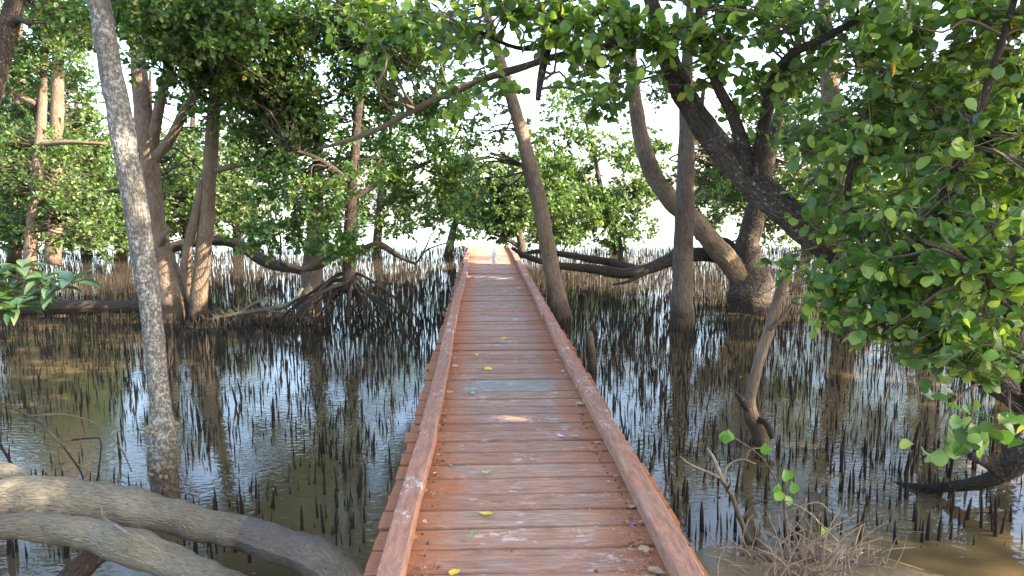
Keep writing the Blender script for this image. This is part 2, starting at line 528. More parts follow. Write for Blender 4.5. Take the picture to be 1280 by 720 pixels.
# kerb rails: several lengths on each side, each butted to the next
def rail(side, y0, y1, x0, x1, seed):
    mb = MB()
    W, H, bev = 0.104, 0.068, 0.007
    n = max(3, int((y1 - y0) / 0.35))
    prof = [(-W / 2, 0), (-W / 2, H - bev), (-W / 2 + bev, H), (W / 2 - bev, H), (W / 2, H - bev), (W / 2, 0)]
    V = []; Fc = []
    L = y1 - y0
    for i in range(n + 1):
        u = i / n
        for (a, b) in prof:
            wv = 0.004 * noise.noise(Vector((u * L * 1.2, seed, a * 10))) + 0.010 * math.sin(u * math.pi) * (1 if seed % 2 else -1)
            V.append(((u - 0.5) * L, -a + wv, b + 0.0045 + 0.003 * noise.noise(Vector((u * L, seed + 4, b * 10)))))
    k = len(prof)
    for i in range(n):
        for j in range(k):
            Fc.append((i * k + j, i * k + (j + 1) % k, (i + 1) * k + (j + 1) % k, (i + 1) * k + j))
    Fc.append(tuple(range(k - 1, -1, -1))); Fc.append(tuple(n * k + j for j in range(k)))
    me = np_mesh("kerb_rail", V, Fc, M['rail'], smooth=False)
    o = link_mesh("kerb_rail", me, walk, ((x0 + x1) / 2, (y0 + y1) / 2, 0), (0, 0, math.pi / 2 - math.atan2(x1 - x0, L)))
    return o


LEFT_J = [1.7, 4.55, 8.1, 11.9, 15.9, 19.0, WALK_END - 0.03]
RIGHT_J = [1.7, 5.6, 9.0, 12.6, 16.4, WALK_END - 0.03]
for J, sx, seed in ((LEFT_J, -1, 1), (RIGHT_J, 1, 20)):
    rr = random.Random(seed)
    x = sx * 0.56
    for a, b in zip(J, J[1:]):
        x0 = sx * 0.56 + rr.uniform(-0.012, 0.012); x1 = sx * 0.56 + rr.uniform(-0.02, 0.02)
        rail(sx, a, b - 0.006, x0, x1, seed); seed += 1
# joists and piles below
for sx in (-0.45, 0.45):
    mb = MB(); mb.box((-9.96, -0.05, -0.14), (9.96, 0.05, 0))
    o = mb.build("joist", M['beam'], walk, (0, 0, 0), smooth=False)
    o.location = (sx, 11.7, -0.042); o.rotation_euler = (0, 0, math.pi / 2)
for yy in (4.0, 7.2, 10.4, 13.6, 16.8, 20.0):
    for sx in (-0.45, 0.45):
        mb = MB(); mb.tube([(Vector((0, 0, -1.3)), 0.065), (Vector((0, 0, -0.5)), 0.062), (Vector((0, 0, -0.19)), 0.06)], 10, 3, 0.06)
        o = mb.build("pile", M['bark_brown'], walk, (0, 0, 0)); o.location = (sx, yy, 0)
# dust and shavings swept against the kerbs
V = []; Fc = []
dr = random.Random(8)
for k in range(5200):
    yy = 2.7 + 9 * dr.random() ** 1.7
    side = dr.random() < 0.55
    clump = noise.noise(Vector((yy * 1.4, 5 if side else 9, 0)))
    if dr.random() > 0.45 + clump: continue
    d = abs(dr.gauss(0, 0.075 if not side else 0.10)) + 0.002
    xx = (0.505 - d) if side else (-0.505 + d)
    s = dr.uniform(0.003, 0.009)
    a = dr.uniform(0, math.pi)
    z = 0.0045 + dr.random() * 0.006 * math.exp(-d / 0.05)
    c, sn = math.cos(a) * s, math.sin(a) * s
    bse = len(V)
    V += [(xx - c, yy - sn, z), (xx + sn * .5, yy - c * .5, z + dr.uniform(-.001, .003)), (xx + c, yy + sn, z), (xx - sn * .5, yy + c * .5, z + dr.uniform(-.001, .003))]
    Fc.append((bse, bse + 1, bse + 2, bse + 3))
o = link_mesh("wood_dust", np_mesh("wood_dust", V, Fc, M['dust'], smooth=False), None, (0.21, 0, 0))
tag(o, "orange-brown wood dust and shavings swept against the kerb rails of the boardwalk", "wood dust", kind='stuff')

V = []; Fc = []
for k in range(330):
    side = dr.random() < 0.5
    yy = 2.8 + 12 * dr.random() ** 1.6
    if noise.noise(Vector((yy * 2.1, 1 if side else 4, 2))) < -0.05: continue
    d = abs(dr.gauss(0, 0.05)) + 0.006
    xx = (0.505 - d) if side else (-0.505 + d)
    s_ = dr.uniform(0.006, 0.019); a = dr.uniform(0, 2 * math.pi); z = 0.008
    c, sn = math.cos(a) * s_, math.sin(a) * s_
    b0 = len(V)
    V += [(xx - c, yy - sn, z), (xx + sn * .55, yy - c * .55, z + s_ * dr.uniform(.1, .7)), (xx + c, yy + sn, z + s_ * dr.uniform(-.1, .4)), (xx - sn * .55, yy + c * .55, z + s_ * dr.uniform(0, .5))]
    Fc += [(b0, b0 + 1, b0 + 2), (b0, b0 + 2, b0 + 3)]
o = link_mesh("leaf_crumbs", np_mesh("leaf_crumbs", V, Fc, M['crumb'], smooth=False), None, (0.21, 0, 0))
tag(o, "crumbled bits of dry leaf gathered along the foot of both kerb rails", "leaf crumbs", kind='stuff')

# ------------------------------------------------------------------ bottle
def lathe(prof, sides=20):
    V = []; Fc = []
    for (r, z) in prof:
        for k in range(sides):
            a = 2 * math.pi * k / sides
            V.append((r * math.cos(a), r * math.sin(a), z))
    for i in range(len(prof) - 1):
        for k in range(sides):
            Fc.append((i * sides + k, i * sides + (k + 1) % sides, (i + 1) * sides + (k + 1) % sides, (i + 1) * sides + k))
    Fc.append(tuple(range(sides - 1, -1, -1))); Fc.append(tuple((len(prof) - 1) * sides + k for k in range(sides)))
    return V, Fc


bl = on_z(618, 331, 0)
bottle = empty("water_bottle", (bl.x, bl.y, 0.006), "pale translucent plastic bottle standing upright near the far end of the boardwalk", "bottle")
V, Fc = lathe([(0.034, 0), (0.046, 0.006), (0.048, 0.03), (0.045, 0.05), (0.048, 0.07), (0.048, 0.12), (0.044, 0.135), (0.048, 0.15), (0.048, 0.22), (0.043, 0.25), (0.028, 0.285), (0.018, 0.305), (0.018, 0.325)])
link_mesh("body", np_mesh("body", V, Fc, M['bottle']), bottle)
V, Fc = lathe([(0.021, 0.316), (0.0215, 0.328), (0.021, 0.343), (0.019, 0.346)])
link_mesh("cap", np_mesh("cap", V, Fc, M['cap']), bottle)

# ------------------------------------------------------------------ leaf templates
def leaf_template(kind):
    if kind == 'simple':       # 6 verts, folded along the midrib
        V = np.array([(0, 0, 0), (0.32, 0.5, 0.10), (0.72, 0.44, 0.06), (1.0, 0, -0.08), (0.72, -0.44, 0.06), (0.32, -0.5, 0.10)])
        return V, np.array([(0, 3, 2, 1), (0, 5, 4, 3)])
    if kind == 'round':
        ts = [0.0, 0.12, 0.3, 0.55, 0.8, 0.95, 1.0]; ws = [0.03, 0.10, 0.36, 0.5, 0.44, 0.2, 0.0]
    if kind == 'long':
        ts = [0.0, 0.12, 0.3, 0.5, 0.72, 0.9, 1.0]; ws = [0.03, 0.12, 0.42, 0.5, 0.40, 0.17, 0.0]
    V = []; Fc = []
    for i, (t_, w_) in enumerate(zip(ts, ws)):
        zc = -0.22 * (t_ - 0.35) ** 2
        V += [(t_, w_, zc + 0.16 * w_), (t_, 0, zc), (t_, -w_, zc + 0.16 * w_)]
    for i in range(len(ts) - 1):
        a = i * 3
        Fc += [(a, a + 1, a + 4, a + 3), (a + 1, a + 2, a + 5, a + 4)]
    return np.array(V), np.array(Fc)


TPL = {k: leaf_template(k) for k in ('simple', 'round', 'long')}


def frames(D, Nn):
    D = D / np.linalg.norm(D, axis=1, keepdims=True)
    S = np.cross(Nn, D); S /= np.maximum(np.linalg.norm(S, axis=1, keepdims=True), 1e-6)
    N2 = np.cross(D, S)
    return D, S, N2


def leaf_arrays(P, D, Nn, L, W, kind):
    tv, tf = TPL[kind]
    D, S, N2 = frames(D, Nn)
    k = len(tv)
    V = (P[:, None, :] + D[:, None, :] * (tv[None, :, 0, None] * L[:, None, None])
         + S[:, None, :] * (tv[None, :, 1, None] * W[:, None, None])
         + N2[:, None, :] * (tv[None, :, 2, None] * L[:, None, None]))
    Fi = tf[None, :, :] + (np.arange(len(P)) * k)[:, None, None]
    return V.reshape(-1, 3), Fi.reshape(-1, tf.shape[1])


def unit(n, rng=RNG):
    v = rng.normal(size=(n, 3))
    return v / np.linalg.norm(v, axis=1, keepdims=True)


def sprays(C, s, n_spray, n_leaf, L, wl, droop=0.0, flat=0.6, rng=RNG):
    """leaves along short twigs radiating from the cluster centres C.  Returns P,D,N,L,W and twig segments"""
    n = len(C)
    O = np.repeat(C, n_spray, axis=0)
    d = unit(len(O), rng); d[:, 2] = d[:, 2] * flat + 0.12 - droop
    d /= np.linalg.norm(d, axis=1, keepdims=True)
    ln = s * rng.uniform(0.55, 1.15, len(O))
    E = O + d * ln[:, None]
    t_ = np.tile(np.linspace(0.25, 1.0, n_leaf), len(O))
    Ob = np.repeat(O, n_leaf, axis=0); db = np.repeat(d, n_leaf, axis=0); lb = np.repeat(ln, n_leaf)
    P = Ob + db * (t_ * lb)[:, None] + rng.normal(scale=s * 0.05, size=Ob.shape)
    side = unit(len(P), rng)
    D = db * 0.75 + side * 0.9; D[:, 2] += -0.10
    Nn = unit(len(P), rng) * 0.75 + np.array([0, 0, 0.75])
    Ls = L * rng.uniform(0.5, 1.25, len(P))
    return P, D, Nn, Ls, Ls * wl * rng.uniform(0.85, 1.15, len(P)), O, E


def thin_twigs(O, E, r0, r1, V0=0):
    """three-sided tapered twigs, vectorised"""
    d = E - O
    d = d / np.maximum(np.linalg.norm(d, axis=1, keepdims=True), 1e-6)
    a = np.cross(d, np.where(np.abs(d[:, 2:3]) < 0.9, np.array([[0, 0, 1.0]]), np.array([[1.0, 0, 0]])))
    a /= np.linalg.norm(a, axis=1, keepdims=True)
    b = np.cross(d, a)
    ring = []
    for (Pp, r) in ((O, r0), (E, r1)):
        for k in range(3):
            an = 2 * math.pi * k / 3
            ring.append(Pp + (a * math.cos(an) + b * math.sin(an)) * r)
    V = np.stack(ring, axis=1)
    f = np.array([(0, 1, 4, 3), (1, 2, 5, 4), (2, 0, 3, 5)])
    Fi = f[None] + (np.arange(len(O)) * 6)[:, None, None]
    return V.reshape(-1, 3), Fi.reshape(-1, 4)


def ellipsoid_points(c, r, n, rng=RNG):
    u = unit(n, rng) * (rng.uniform(0, 1, n) ** 0.42)[:, None]
    return np.asarray(c) + u * np.asarray(r)


def px_clump(px, py, Y, rx, ry, n, rd=None):
    c = at(px, py, Y)
    k = Y / F
    return np.array(c), np.array((rx * k, (rd if rd is not None else max(rx, ry) * k * 0.9), ry * k)), n


def connect(mb, limb_pts, C, r=0.014, rng=random):
    LP = np.array([tuple(p) for p, _ in limb_pts]); LR = np.array([q for _, q in limb_pts])
    for c in C:
        d = np.linalg.norm(LP - c, axis=1) + np.where(LP[:, 2] > c[2] + 0.3, 0.6, 0)
        j = int(np.argmin(d))
        a = Vector(LP[j]); b = Vector(c)
        dist = (b - a).length
        if dist < 0.05: continue
        m1 = a.lerp(b, 0.35) + Vector((rng.gauss(0, 1), rng.gauss(0, 1), rng.gauss(0.4, 1))) * dist * 0.10
        m2 = a.lerp(b, 0.7) + Vector((rng.gauss(0, 1), rng.gauss(0, 1), rng.gauss(0.2, 1))) * dist * 0.09
        rr = min(r * (0.7 + 0.5 * dist), LR[j] * 0.75)
        mb.tube([(a, rr), (m1, rr * 0.8), (m2, rr * 0.55), (b, rr * 0.3)], 5, 3, cap=False)


def sun_gap_mask(P):
    m = np.ones(len(P), dtype=bool)
    sd = np.array(SUN_DIR)
    for g_, r_ in SUN_GAPS:
        v = P - np.array(g_)
        al = v @ sd
        d = np.linalg.norm(v - al[:, None] * sd, axis=1)
        m &= ~((d < r_) & (al > 0.05))
    return m


# openings in the canopy through which sunlight reaches these spots
SUN_GAPS = [(at(222, 360, 13.3), .6), (at(266, 385, 13.2), .25), (on_z(325, 406, WATER_Z), .8), (at(505, 145, 6.25), .22), (at(470, 162, 6.3), .12), (on_z(612, 327, 0), .45), (on_z(640, 522, 0), .09),
            (at(692, 345, 13), .14), (at(648, 165, 13), .25), (at(985, 340, 6.9), .16), (at(858, 190, 12.6), .42), (at(990, 380, 6.8), .12), (at(206, 115, 13.2), .35), (at(240, 125, 13.1), .3), (at(71, 140, 20), .6), (at(215, 290, 13.1), .2), (at(790, 110, 15), .2)]


def crown(root, limb_pts, clumps, s, n_spray, n_leaf, L, wl, leaf, twig_mat, kind='simple', r=0.014, connect_max=400, droop=0.0, seed=1):
    rng = np.random.default_rng(seed); pr = random.Random(seed)
    C = np.concatenate([ellipsoid_points(c, rr, n, rng) for c, rr, n in clumps])
    P, D, Nn, Ls, Ws, O, E = sprays(C, s, n_spray, n_leaf, L, wl, droop, rng=rng)
    k_ = sun_gap_mask(P)
    V, Fi = leaf_arrays(P[k_], D[k_], Nn[k_], Ls[k_], Ws[k_], kind)
    org = np.array(root.location)
    o = link_mesh("crown", np_mesh("crown", V - org, Fi, leaf), root); tag(o, kind='stuff')
    mb = MB()
    CC = C if len(C) <= connect_max else C[rng.choice(len(C), connect_max, replace=False)]
    connect(mb, limb_pts, CC[sun_gap_mask(CC)], r, pr)
    ke = sun_gap_mask(O) & sun_gap_mask(E) & sun_gap_mask((O + E) / 2)
    TV, TF = thin_twigs(O[ke], E[ke], 0.005, 0.0025)
    b = len(mb.V)
    V = np.concatenate([np.array([tuple(v) for v in mb.V]).reshape(-1, 3), TV]) - org
    tf = [f for f in mb.Fc] + [tuple(f) for f in (TF + b).tolist()]
    o = link_mesh("twigs", np_mesh("twigs", V, tf, twig_mat, True, np.concatenate([np.array(mb.UV, dtype=np.float32).reshape(-1, 2), np.tile(np.array([[0.1, 0.3]], dtype=np.float32), (len(TV), 1))])), root)
    tag(o, kind='stuff')
    return C


def px_limb(L):
    """[(px, py, Y, width px)] -> [(Vector, r)]"""
    return [(at(px, py, Y), w * 0.5 * Y / F) for px, py, Y, w in L]


def add_limb(root, name, L, m, sides=10, rough=0.12, nscale=4.0, sub=6, wob=0.0, seed=0.0):
    mb = MB()
    P = mb.tube(L if isinstance(L[0][0], Vector) else px_limb(L), sides, sub, rough, nscale, wob, seed=seed)
    add_limb.last = mb.build(name, m, root)
    return P


def extend(P_top, to, r):
    return (Vector(to), r)


def tree(label, limbs, m, group=None, base=None, name="mangrove_tree", **kw):
    """limbs: list of (part name, [(px,py,Y,w)...]); the first is the trunk, listed from its foot upward"""
    f = px_limb(limbs[0][1])[0][0]
    root = empty(name, (f.x, f.y, WATER_Z), label, "tree", group)
    pts = []
    for i, (nm, L) in enumerate(limbs):
        pts += add_limb(root, nm, L, m, seed=i * 3.1 + f.x, **kw)
    return root, pts


def foot(px, py):
    """distance of the waterline point at this pixel"""
    return on_z(px, py, WATER_Z).y


# ------------------------------------------------------------------ trees, left side
# pale grey leaning trunk close to the left of the boardwalk
Y = foot(206, 628)
root, pts = tree("slim pale grey leaning trunk with lichen flecks, nearest tree on the left",
                 [("trunk", [(207, 655, Y, 40), (206, 605, Y, 34), (204, 570, Y, 36), (203, 540, Y, 34), (200, 505, Y, 26), (198, 480, Y, 24), (190, 400, Y + .05, 25), (176, 300, Y + .1, 28), (163, 220, Y + .1, 28), (150, 150, Y + .15, 28), (137, 80, Y + .2, 26), (124, 0, Y + .25, 24), (108, -110, Y + .3, 20), (95, -260, Y + .4, 14)]),
                  ("branch", [(112, -90, Y + .3, 16), (170, -170, Y + .5, 12), (250, -240, Y + .6, 7)])], M['bark_grey'], sides=20, rough=0.10, nscale=7, sub=10)
crown(root, pts[60:], [px_clump(110, -250, Y + .4, 120, 60, 5, 0.6)], 0.24, 5, 8, 0.085, 0.62, M['leaf_mid'], M['bark_brown'], 'simple', seed=31)
# barnacle lumps on its foot
mb = MB()
lr = random.Random(3)
for k in range(90):
    a = lr.uniform(0, 2 * math.pi); zz = lr.uniform(-0.48, -0.10)
    c = at(204, 560, Y); r = 0.092 + 0.01 * lr.random()
    p0 = Vector((c.x + math.cos(a) * r, c.y + math.sin(a) * r, zz)); dd = Vector((math.cos(a), math.sin(a), -0.2))
    s_ = lr.uniform(0.010, 0.022)
    mb.tube([(p0 - dd * 0.02, s_), (p0 + dd * s_ * 0.6, s_ * 0.7), (p0 + dd * s_ * 1.3, s_ * 0.2)], 6, 1)
o = mb.build("oyster_lumps", M['lump'], root); tag(o, kind='stuff')

# forked trunk behind it
Y = foot(212, 398)
root, pts = tree("brown forked trunk with sunlit swollen foot standing behind the pale grey trunk",
                 [("trunk", [(218, 425, Y, 41.3), (217, 385, Y, 36.1), (210, 345, Y, 29.2), (199, 300, Y, 23.2), (192, 250, Y, 21.5), (187, 200, Y, 21.5), (178, 130, Y, 20.6), (172, 60, Y, 17.2), (168, -40, Y, 12.9), (160, -150, Y + .3, 6.9)]),
                  ("branch", [(188, 195, Y, 13.8), (196, 150, Y - .1, 12.9), (206, 100, Y - .2, 11.2), (222, 30, Y - .3, 8.6), (230, -60, Y - .4, 4.3)]),
                  ("branch", [(192, 200, Y, 12.9), (214, 172, Y - .2, 12.0), (232, 135, Y - .3, 10.3), (262, 95, Y - .4, 7.7), (300, 40, Y - .4, 5.2)]),
                  ("branch", [(196, 312, Y, 10.3), (206, 295, Y - .3, 8.6), (213, 285, Y - .4, 5.2)])], M['bark_tan'], sides=14)
crown(root, pts, [px_clump(240, 25, 10.5, 95, 55, 97, 1.0), px_clump(190, -60, 13.5, 170, 70, 25, 2), px_clump(150, 20, 11.5, 50, 45, 14, .8), px_clump(230, 80, 12.5, 80, 40, 30, 1), px_clump(280, 120, 14, 60, 50, 34, 1), px_clump(215, 230, 15.5, 60, 45, 25, 1)], 0.30, 6, 9, 0.095, 0.62, M['leaf_mid'], M['bark_brown'], seed=32)

# straight trunk right of the fork
Y = foot(245, 398)
root, pts = tree("upright brown trunk splitting into two stems at its foot, right of the forked trunk",
                 [("trunk", [(246, 425, Y, 27.5), (247, 385, Y, 22.4), (253, 330, Y, 18.9), (258, 270, Y, 18.9), (263, 200, Y, 17.2), (267, 140, Y, 14.6), (270, 80, Y, 11.2), (273, 0, Y, 8.6), (280, -120, Y, 5.2)]),
                  ("branch", [(241, 380, Y, 12.9), (232, 330, Y - .1, 12.0), (244, 270, Y - .1, 11.2), (254, 225, Y - .05, 9.5)]),
                  ("branch", [(261, 215, Y, 6.9), (300, 206, Y - .2, 6.9), (345, 200, Y - .3, 5.2), (390, 178, Y - .3, 3.4)])], M['bark_tan'], sides=14)
crown(root, pts, [px_clump(315, 60, 12, 80, 60, 90, 1.2), px_clump(330, 140, 13, 60, 45, 50, 1.2), px_clump(310, -50, 13, 110, 60, 20, 1.5)], 0.30, 6, 9, 0.09, 0.62, M['leaf_mid'], M['bark_brown'], seed=33)

# slender trees deep at the left
Y = 17.5
root, pts = tree("thin tan stem with crossing side branches, deep among the trees at far left",
                 [("trunk", [(36, 345, Y, 17), (40, 290, Y, 14), (47, 210, Y, 14), (52, 150, Y, 11), (55, 80, Y, 8), (58, 0, Y, 5), (60, -80, Y, 3)]),
                  ("branch", [(47, 182, Y, 7), (80, 178, Y - .3, 6), (134, 180, Y - .5, 4)]),
                  ("branch", [(46, 130, Y, 7), (20, 118, Y, 6), (-20, 95, Y, 4)])], M['bark_tan'], group="slender trees deep at the left")
crown(root, pts, [px_clump(40, 60, 17.5, 75, 60, 75), px_clump(30, 210, 18, 70, 60, 84), px_clump(90, 270, 18, 60, 40, 48)], 0.36, 7, 10, 0.10, 0.6, M['leaf_far'], M['bark_brown'], seed=34)
Y = 20
root, pts = tree("sunlit reddish tan trunk just right of the thin stem at far left",
                 [("trunk", [(66, 330, Y, 20), (68, 270, Y, 18), (70, 190, Y, 16), (72, 110, Y, 14), (72, 20, Y, 10), (76, -80, Y, 5)])], M['bark_tan'], group="slender trees deep at the left")
crown(root, pts, [px_clump(100, 30, 20, 60, 40, 38), px_clump(95, 210, 21, 60, 70, 81), px_clump(130, 270, 21, 60, 50, 57), px_clump(60, 130, 21, 50, 50, 48)], 0.38, 7, 10, 0.115, 0.6, M['leaf_far'], M['bark_brown'], seed=35)
Y = 9.0
root, pts = tree("thick dark trunk slanting out of the picture at the top left corner",
                 [("trunk", [(-120, 470, Y, 34), (-75, 330, Y, 30), (-30, 180, Y, 28), (-5, 90, Y, 26), (14, 20, Y, 22), (35, -60, Y, 18), (60, -160, Y, 8)]),
                  ("branch", [(8, 40, Y, 9), (22, 25, Y - .1, 8), (38, 30, Y - .2, 5)])], M['bark_dark'])
crown(root, pts, [px_clump(20, -40, 9, 120, 50, 14, 1.5), px_clump(70, 15, 9.5, 60, 40, 14, 1.0)], 0.26, 6, 8, 0.085, 0.62, M['leaf_mid'], M['bark_brown'], seed=36)
Y = 24
root, pts = tree("dull brown trunk mostly hidden by leaves behind the far left stems",
                 [("trunk", [(18, 330, Y, 16), (20, 200, Y, 14), (24, 100, Y, 13), (24, 30, Y, 9), (26, -60, Y, 4)])], M['bark_brown'], group="slender trees deep at the left")
crown(root, pts, [px_clump(20, 180, 24, 70, 110, 125), px_clump(20, 290, 23, 60, 30, 42)], 0.45, 7, 10, 0.14, 0.6, M['leaf_far'], M['bark_brown'], seed=37)
Y = 26
root, pts = tree("low bushy mangrove filling the gap behind the pale grey trunk",
                 [("trunk", [(150, 330, Y, 16), (155, 280, Y, 13), (165, 210, Y, 10), (170, 140, Y, 5)]),
                  ("branch", [(155, 290, Y, 8), (130, 255, Y, 7), (118, 220, Y, 5)])], M['bark_brown'])
crown(root, pts, [px_clump(140, 240, 26, 60, 60, 85), px_clump(225, 260, 25, 60, 50, 66), px_clump(300, 235, 26, 50, 50, 45), px_clump(230, 190, 26, 60, 40, 35)], 0.45, 7, 10, 0.14, 0.6, M['leaf_far'], M['bark_brown'], seed=38)

# ------------------------------------------------------------------ stilt-rooted mangrove left of the boardwalk
Y = foot(440, 415)
f = on_z(440, 415, WATER_Z)
root = empty("stilt_mangrove", (f.x, f.y, WATER_Z), "bushy mangrove on arching black stilt roots left of the boardwalk's far half", "tree")
pts = []
pts += add_limb(root, "trunk", [(437, 362, Y, 19), (436, 330, Y, 17), (437, 300, Y, 17), (440, 240, Y, 13), (446, 160, Y, 11), (452, 90, Y, 9), (460, 10, Y, 6), (465, -60, Y, 3)], M['bark_dark'], 12)
pts += add_limb(root, "branch", [(437, 308, Y, 13), (415, 320, Y - .1, 12), (400, 331, Y - .2, 10), (380, 336, Y - .2, 7), (350, 330, Y - .3, 4)], M['bark_black'])
pts += add_limb(root, "branch", [(437, 312, Y, 12), (455, 311, Y, 10), (475, 306, Y, 9), (498, 320, Y + .2, 6), (520, 330, Y + .3, 4)], M['bark_black'])
pts += add_limb(root, "branch", [(440, 250, Y, 8), (480, 225, Y + .2, 7), (530, 205, Y + .4, 5), (560, 190, Y + .5, 3)], M['bark_dark'])
pts += add_limb(root, "branch", [(442, 230, Y, 8), (400, 200, Y - .2, 6), (360, 185, Y - .3, 4)], M['bark_dark'])
crown(root, pts, [px_clump(440, 235, 12, 110, 75, 105, 1.2), px_clump(355, 250, 12.3, 65, 65, 56, 1), px_clump(520, 235, 12.2, 62, 60, 58, 1), px_clump(420, 140, 12.3, 90, 70, 66, 1.2),
                  px_clump(340, 190, 13, 55, 60, 34, 1), px_clump(560, 215, 12.5, 30, 36, 16, .7), px_clump(480, 60, 12.5, 70, 55, 34, 1.2), px_clump(380, 60, 12.5, 60, 60, 34, 1.2), px_clump(525, 290, 11.8, 26, 20, 8, .6), px_clump(345, 295, 12.2, 40, 26, 18, .6), px_clump(425, 308, 11.6, 40, 18, 16, .6), px_clump(505, 295, 12, 46, 26, 24, .7), px_clump(550, 285, 12.3, 30, 26, 10, .6), px_clump(400, 15, 12.2, 110, 40, 50, 1.0), px_clump(510, 40, 12.4, 70, 45, 36, .9), px_clump(545, 120, 12.3, 40, 45, 18, .7), px_clump(430, -60, 12.5, 110, 60, 8, 1.5), px_clump(440, 30, 12.5, 130, 50, 60, 1.2), px_clump(330, 120, 12.6, 50, 60, 34, 1), px_clump(500, 150, 12.4, 60, 50, 34, 1), px_clump(550, 260, 12.2, 45, 45, 26, .7), px_clump(400, 290, 12, 70, 35, 34, .8)],
      0.27, 7, 11, 0.082, 0.62, M['leaf_mid'], M['bark_brown'], seed=40, connect_max=260)
rr = random.Random(21)
roots = []
spec = [(-205, 418, 1.0), (-165, 425, .9), (-120, 420, .8), (-85, 428, .75), (-55, 424, .6), (-25, 430, .5), (5, 432, .5), (30, 430, .6), (55, 436, .7), (78, 432, .8), (98, 440, .95), (85, 418, .8), (60, 415, .6), (-60, 410, .7), (-100, 408, .8), (20, 412, .5), (-30, 408, .5), (105, 425, 1.0), (42, 424, .65), (-140, 412, .9)]
for k, (dx, py, hgt) in enumerate(spec):
    dx *= 0.5 if dx < -150 else 0.84
    e = on_z(437 + dx, py, WATER_Z - 0.08)
    a = at(437 + rr.uniform(-5, 5), rr.uniform(338, 366), Y + rr.uniform(-.06, .06))
    m1 = a.lerp(e, 0.30) + Vector((rr.uniform(-.06, .06), rr.uniform(-.06, .06), 0.05 + 0.17 * hgt))
    m2 = a.lerp(e, 0.68) + Vector((rr.uniform(-.08, .08), rr.uniform(-.06, .06), 0.06 + 0.17 * hgt))
    r0 = rr.uniform(0.018, 0.036)
    P = add_limb(root, "stilt_root", [(a, r0), (m1, r0 * .85), (m2, r0 * .65), (e, r0 * .5)], M['bark_black'], 8, 0.15, 6, 5, seed=k)
    for _q in range(1 + k % 2):
        p0 = P[int(len(P) * rr.uniform(.35, .8))][0]
        e2 = Vector((p0.x + rr.uniform(-.3, .35), p0.y + rr.uniform(-.3, .3), WATER_Z - .08))
        add_limb(root, "stilt_root", [(p0, r0 * .5), (p0.lerp(e2, .5) + Vector((e2.x - p0.x, 0, .4)) * .25, r0 * .45), (e2, r0 * .35)], M['bark_black'], 6, 0.12, 6, 4, seed=k + .5)

# reddish stump-like trunk behind its left branch
Y = foot(390, 398)
root, pts = tree("short reddish brown trunk standing left of the black stilt roots",
                 [("trunk", [(388, 420, Y, 40), (388, 395, Y, 33), (389, 365, Y, 27), (391, 335, Y, 25), (394, 290, Y, 20), (397, 220, Y, 14), (400, 130, Y, 8)])], M['bark_brown'], sides=14, rough=0.18)
crown(root, pts, [px_clump(395, 190, 14.5, 60, 60, 26, 1)], 0.3, 6, 8, 0.085, 0.6, M['leaf_mid'], M['bark_brown'], seed=41)

# ------------------------------------------------------------------ far trees beyond the end of the boardwalk
def far_tree(label, foot_px, Y, limbs, clumps, seed, L=0.15, s=0.5):
    root, pts = tree(label, limbs, M['bark_dark'], group="trees at the outer edge of the mangrove")
    crown(root, pts, clumps, s, 7, 10, L, 0.6, M['leaf_far'], M['bark_dark'], seed=seed, r=0.011, connect_max=45)


far_tree("low spreading mangrove just left of the boardwalk's far end", 585, 27,
         [("trunk", [(560, 322, 27, 12), (566, 290, 27, 9), (580, 250, 27, 7), (600, 210, 27, 4)])],
         [px_clump(600, 255, 27, 42, 34, 31), px_clump(560, 240, 28, 30, 30, 16)], 51)
far_tree("mangrove with low dark limbs directly behind the boardwalk's far end", 640, 25,
         [("trunk", [(655, 322, 25, 13), (650, 296, 25, 10), (640, 260, 25, 7), (636, 215, 25, 4)]),
          ("branch", [(652, 310, 25, 7), (635, 300, 25, 5), (615, 292, 25, 3)])],
         [px_clump(632, 275, 25, 42, 30, 54), px_clump(650, 235, 25, 45, 32, 43), px_clump(690, 215, 26, 40, 30, 29), px_clump(700, 270, 26, 50, 36, 36), px_clump(610, 235, 25, 36, 36, 20)], 52)
far_tree("sparse mangrove right of the leaning trunk with sky showing through", 740, 28,
         [("trunk", [(772, 318, 28, 12), (764, 280, 28, 9), (752, 240, 28, 7), (740, 180, 28, 4), (725, 130, 28, 3)]),
          ("branch", [(760, 265, 28, 6), (720, 250, 28, 5), (690, 240, 28, 3)])],
         [px_clump(745, 262, 28, 55, 30, 51), px_clump(715, 235, 28, 40, 30, 24), px_clump(722, 150, 27, 36, 34, 14), px_clump(790, 235, 28, 40, 40, 27), px_clump(690, 285, 28, 40, 22, 27), px_clump(770, 285, 28, 50, 24, 26), px_clump(800, 190, 28, 40, 40, 14), px_clump(690, 160, 27, 40, 40, 9), px_clump(750, 190, 28, 45, 40, 14), px_clump(660, 200, 27, 36, 36, 12), px_clump(730, 110, 27, 40, 30, 6)], 53)
far_tree("mangrove behind the twin right-hand trunks at the water's outer edge", 900, 29,
         [("trunk", [(1010, 318, 29, 14), (1000, 270, 29, 10), (985, 200, 29, 8), (970, 120, 29, 5)])],
         [px_clump(905, 250, 29, 60, 45, 51), px_clump(990, 230, 29, 60, 60, 66), px_clump(960, 130, 28, 60, 50, 39), px_clump(1060, 200, 29, 60, 70, 60)], 54)
far_tree("dim mangrove far behind the foliage at the right edge", 1150, 26,
         [("trunk", [(1145, 322, 26, 16), (1150, 250, 26, 12), (1160, 150, 26, 9), (1165, 50, 26, 5)])],
         [px_clump(1130, 240, 26, 70, 60, 44), px_clump(1220, 240, 26, 80, 70, 54), px_clump(1160, 120, 26, 90, 60, 40), px_clump(1260, 120, 26, 60, 70, 34)], 55)

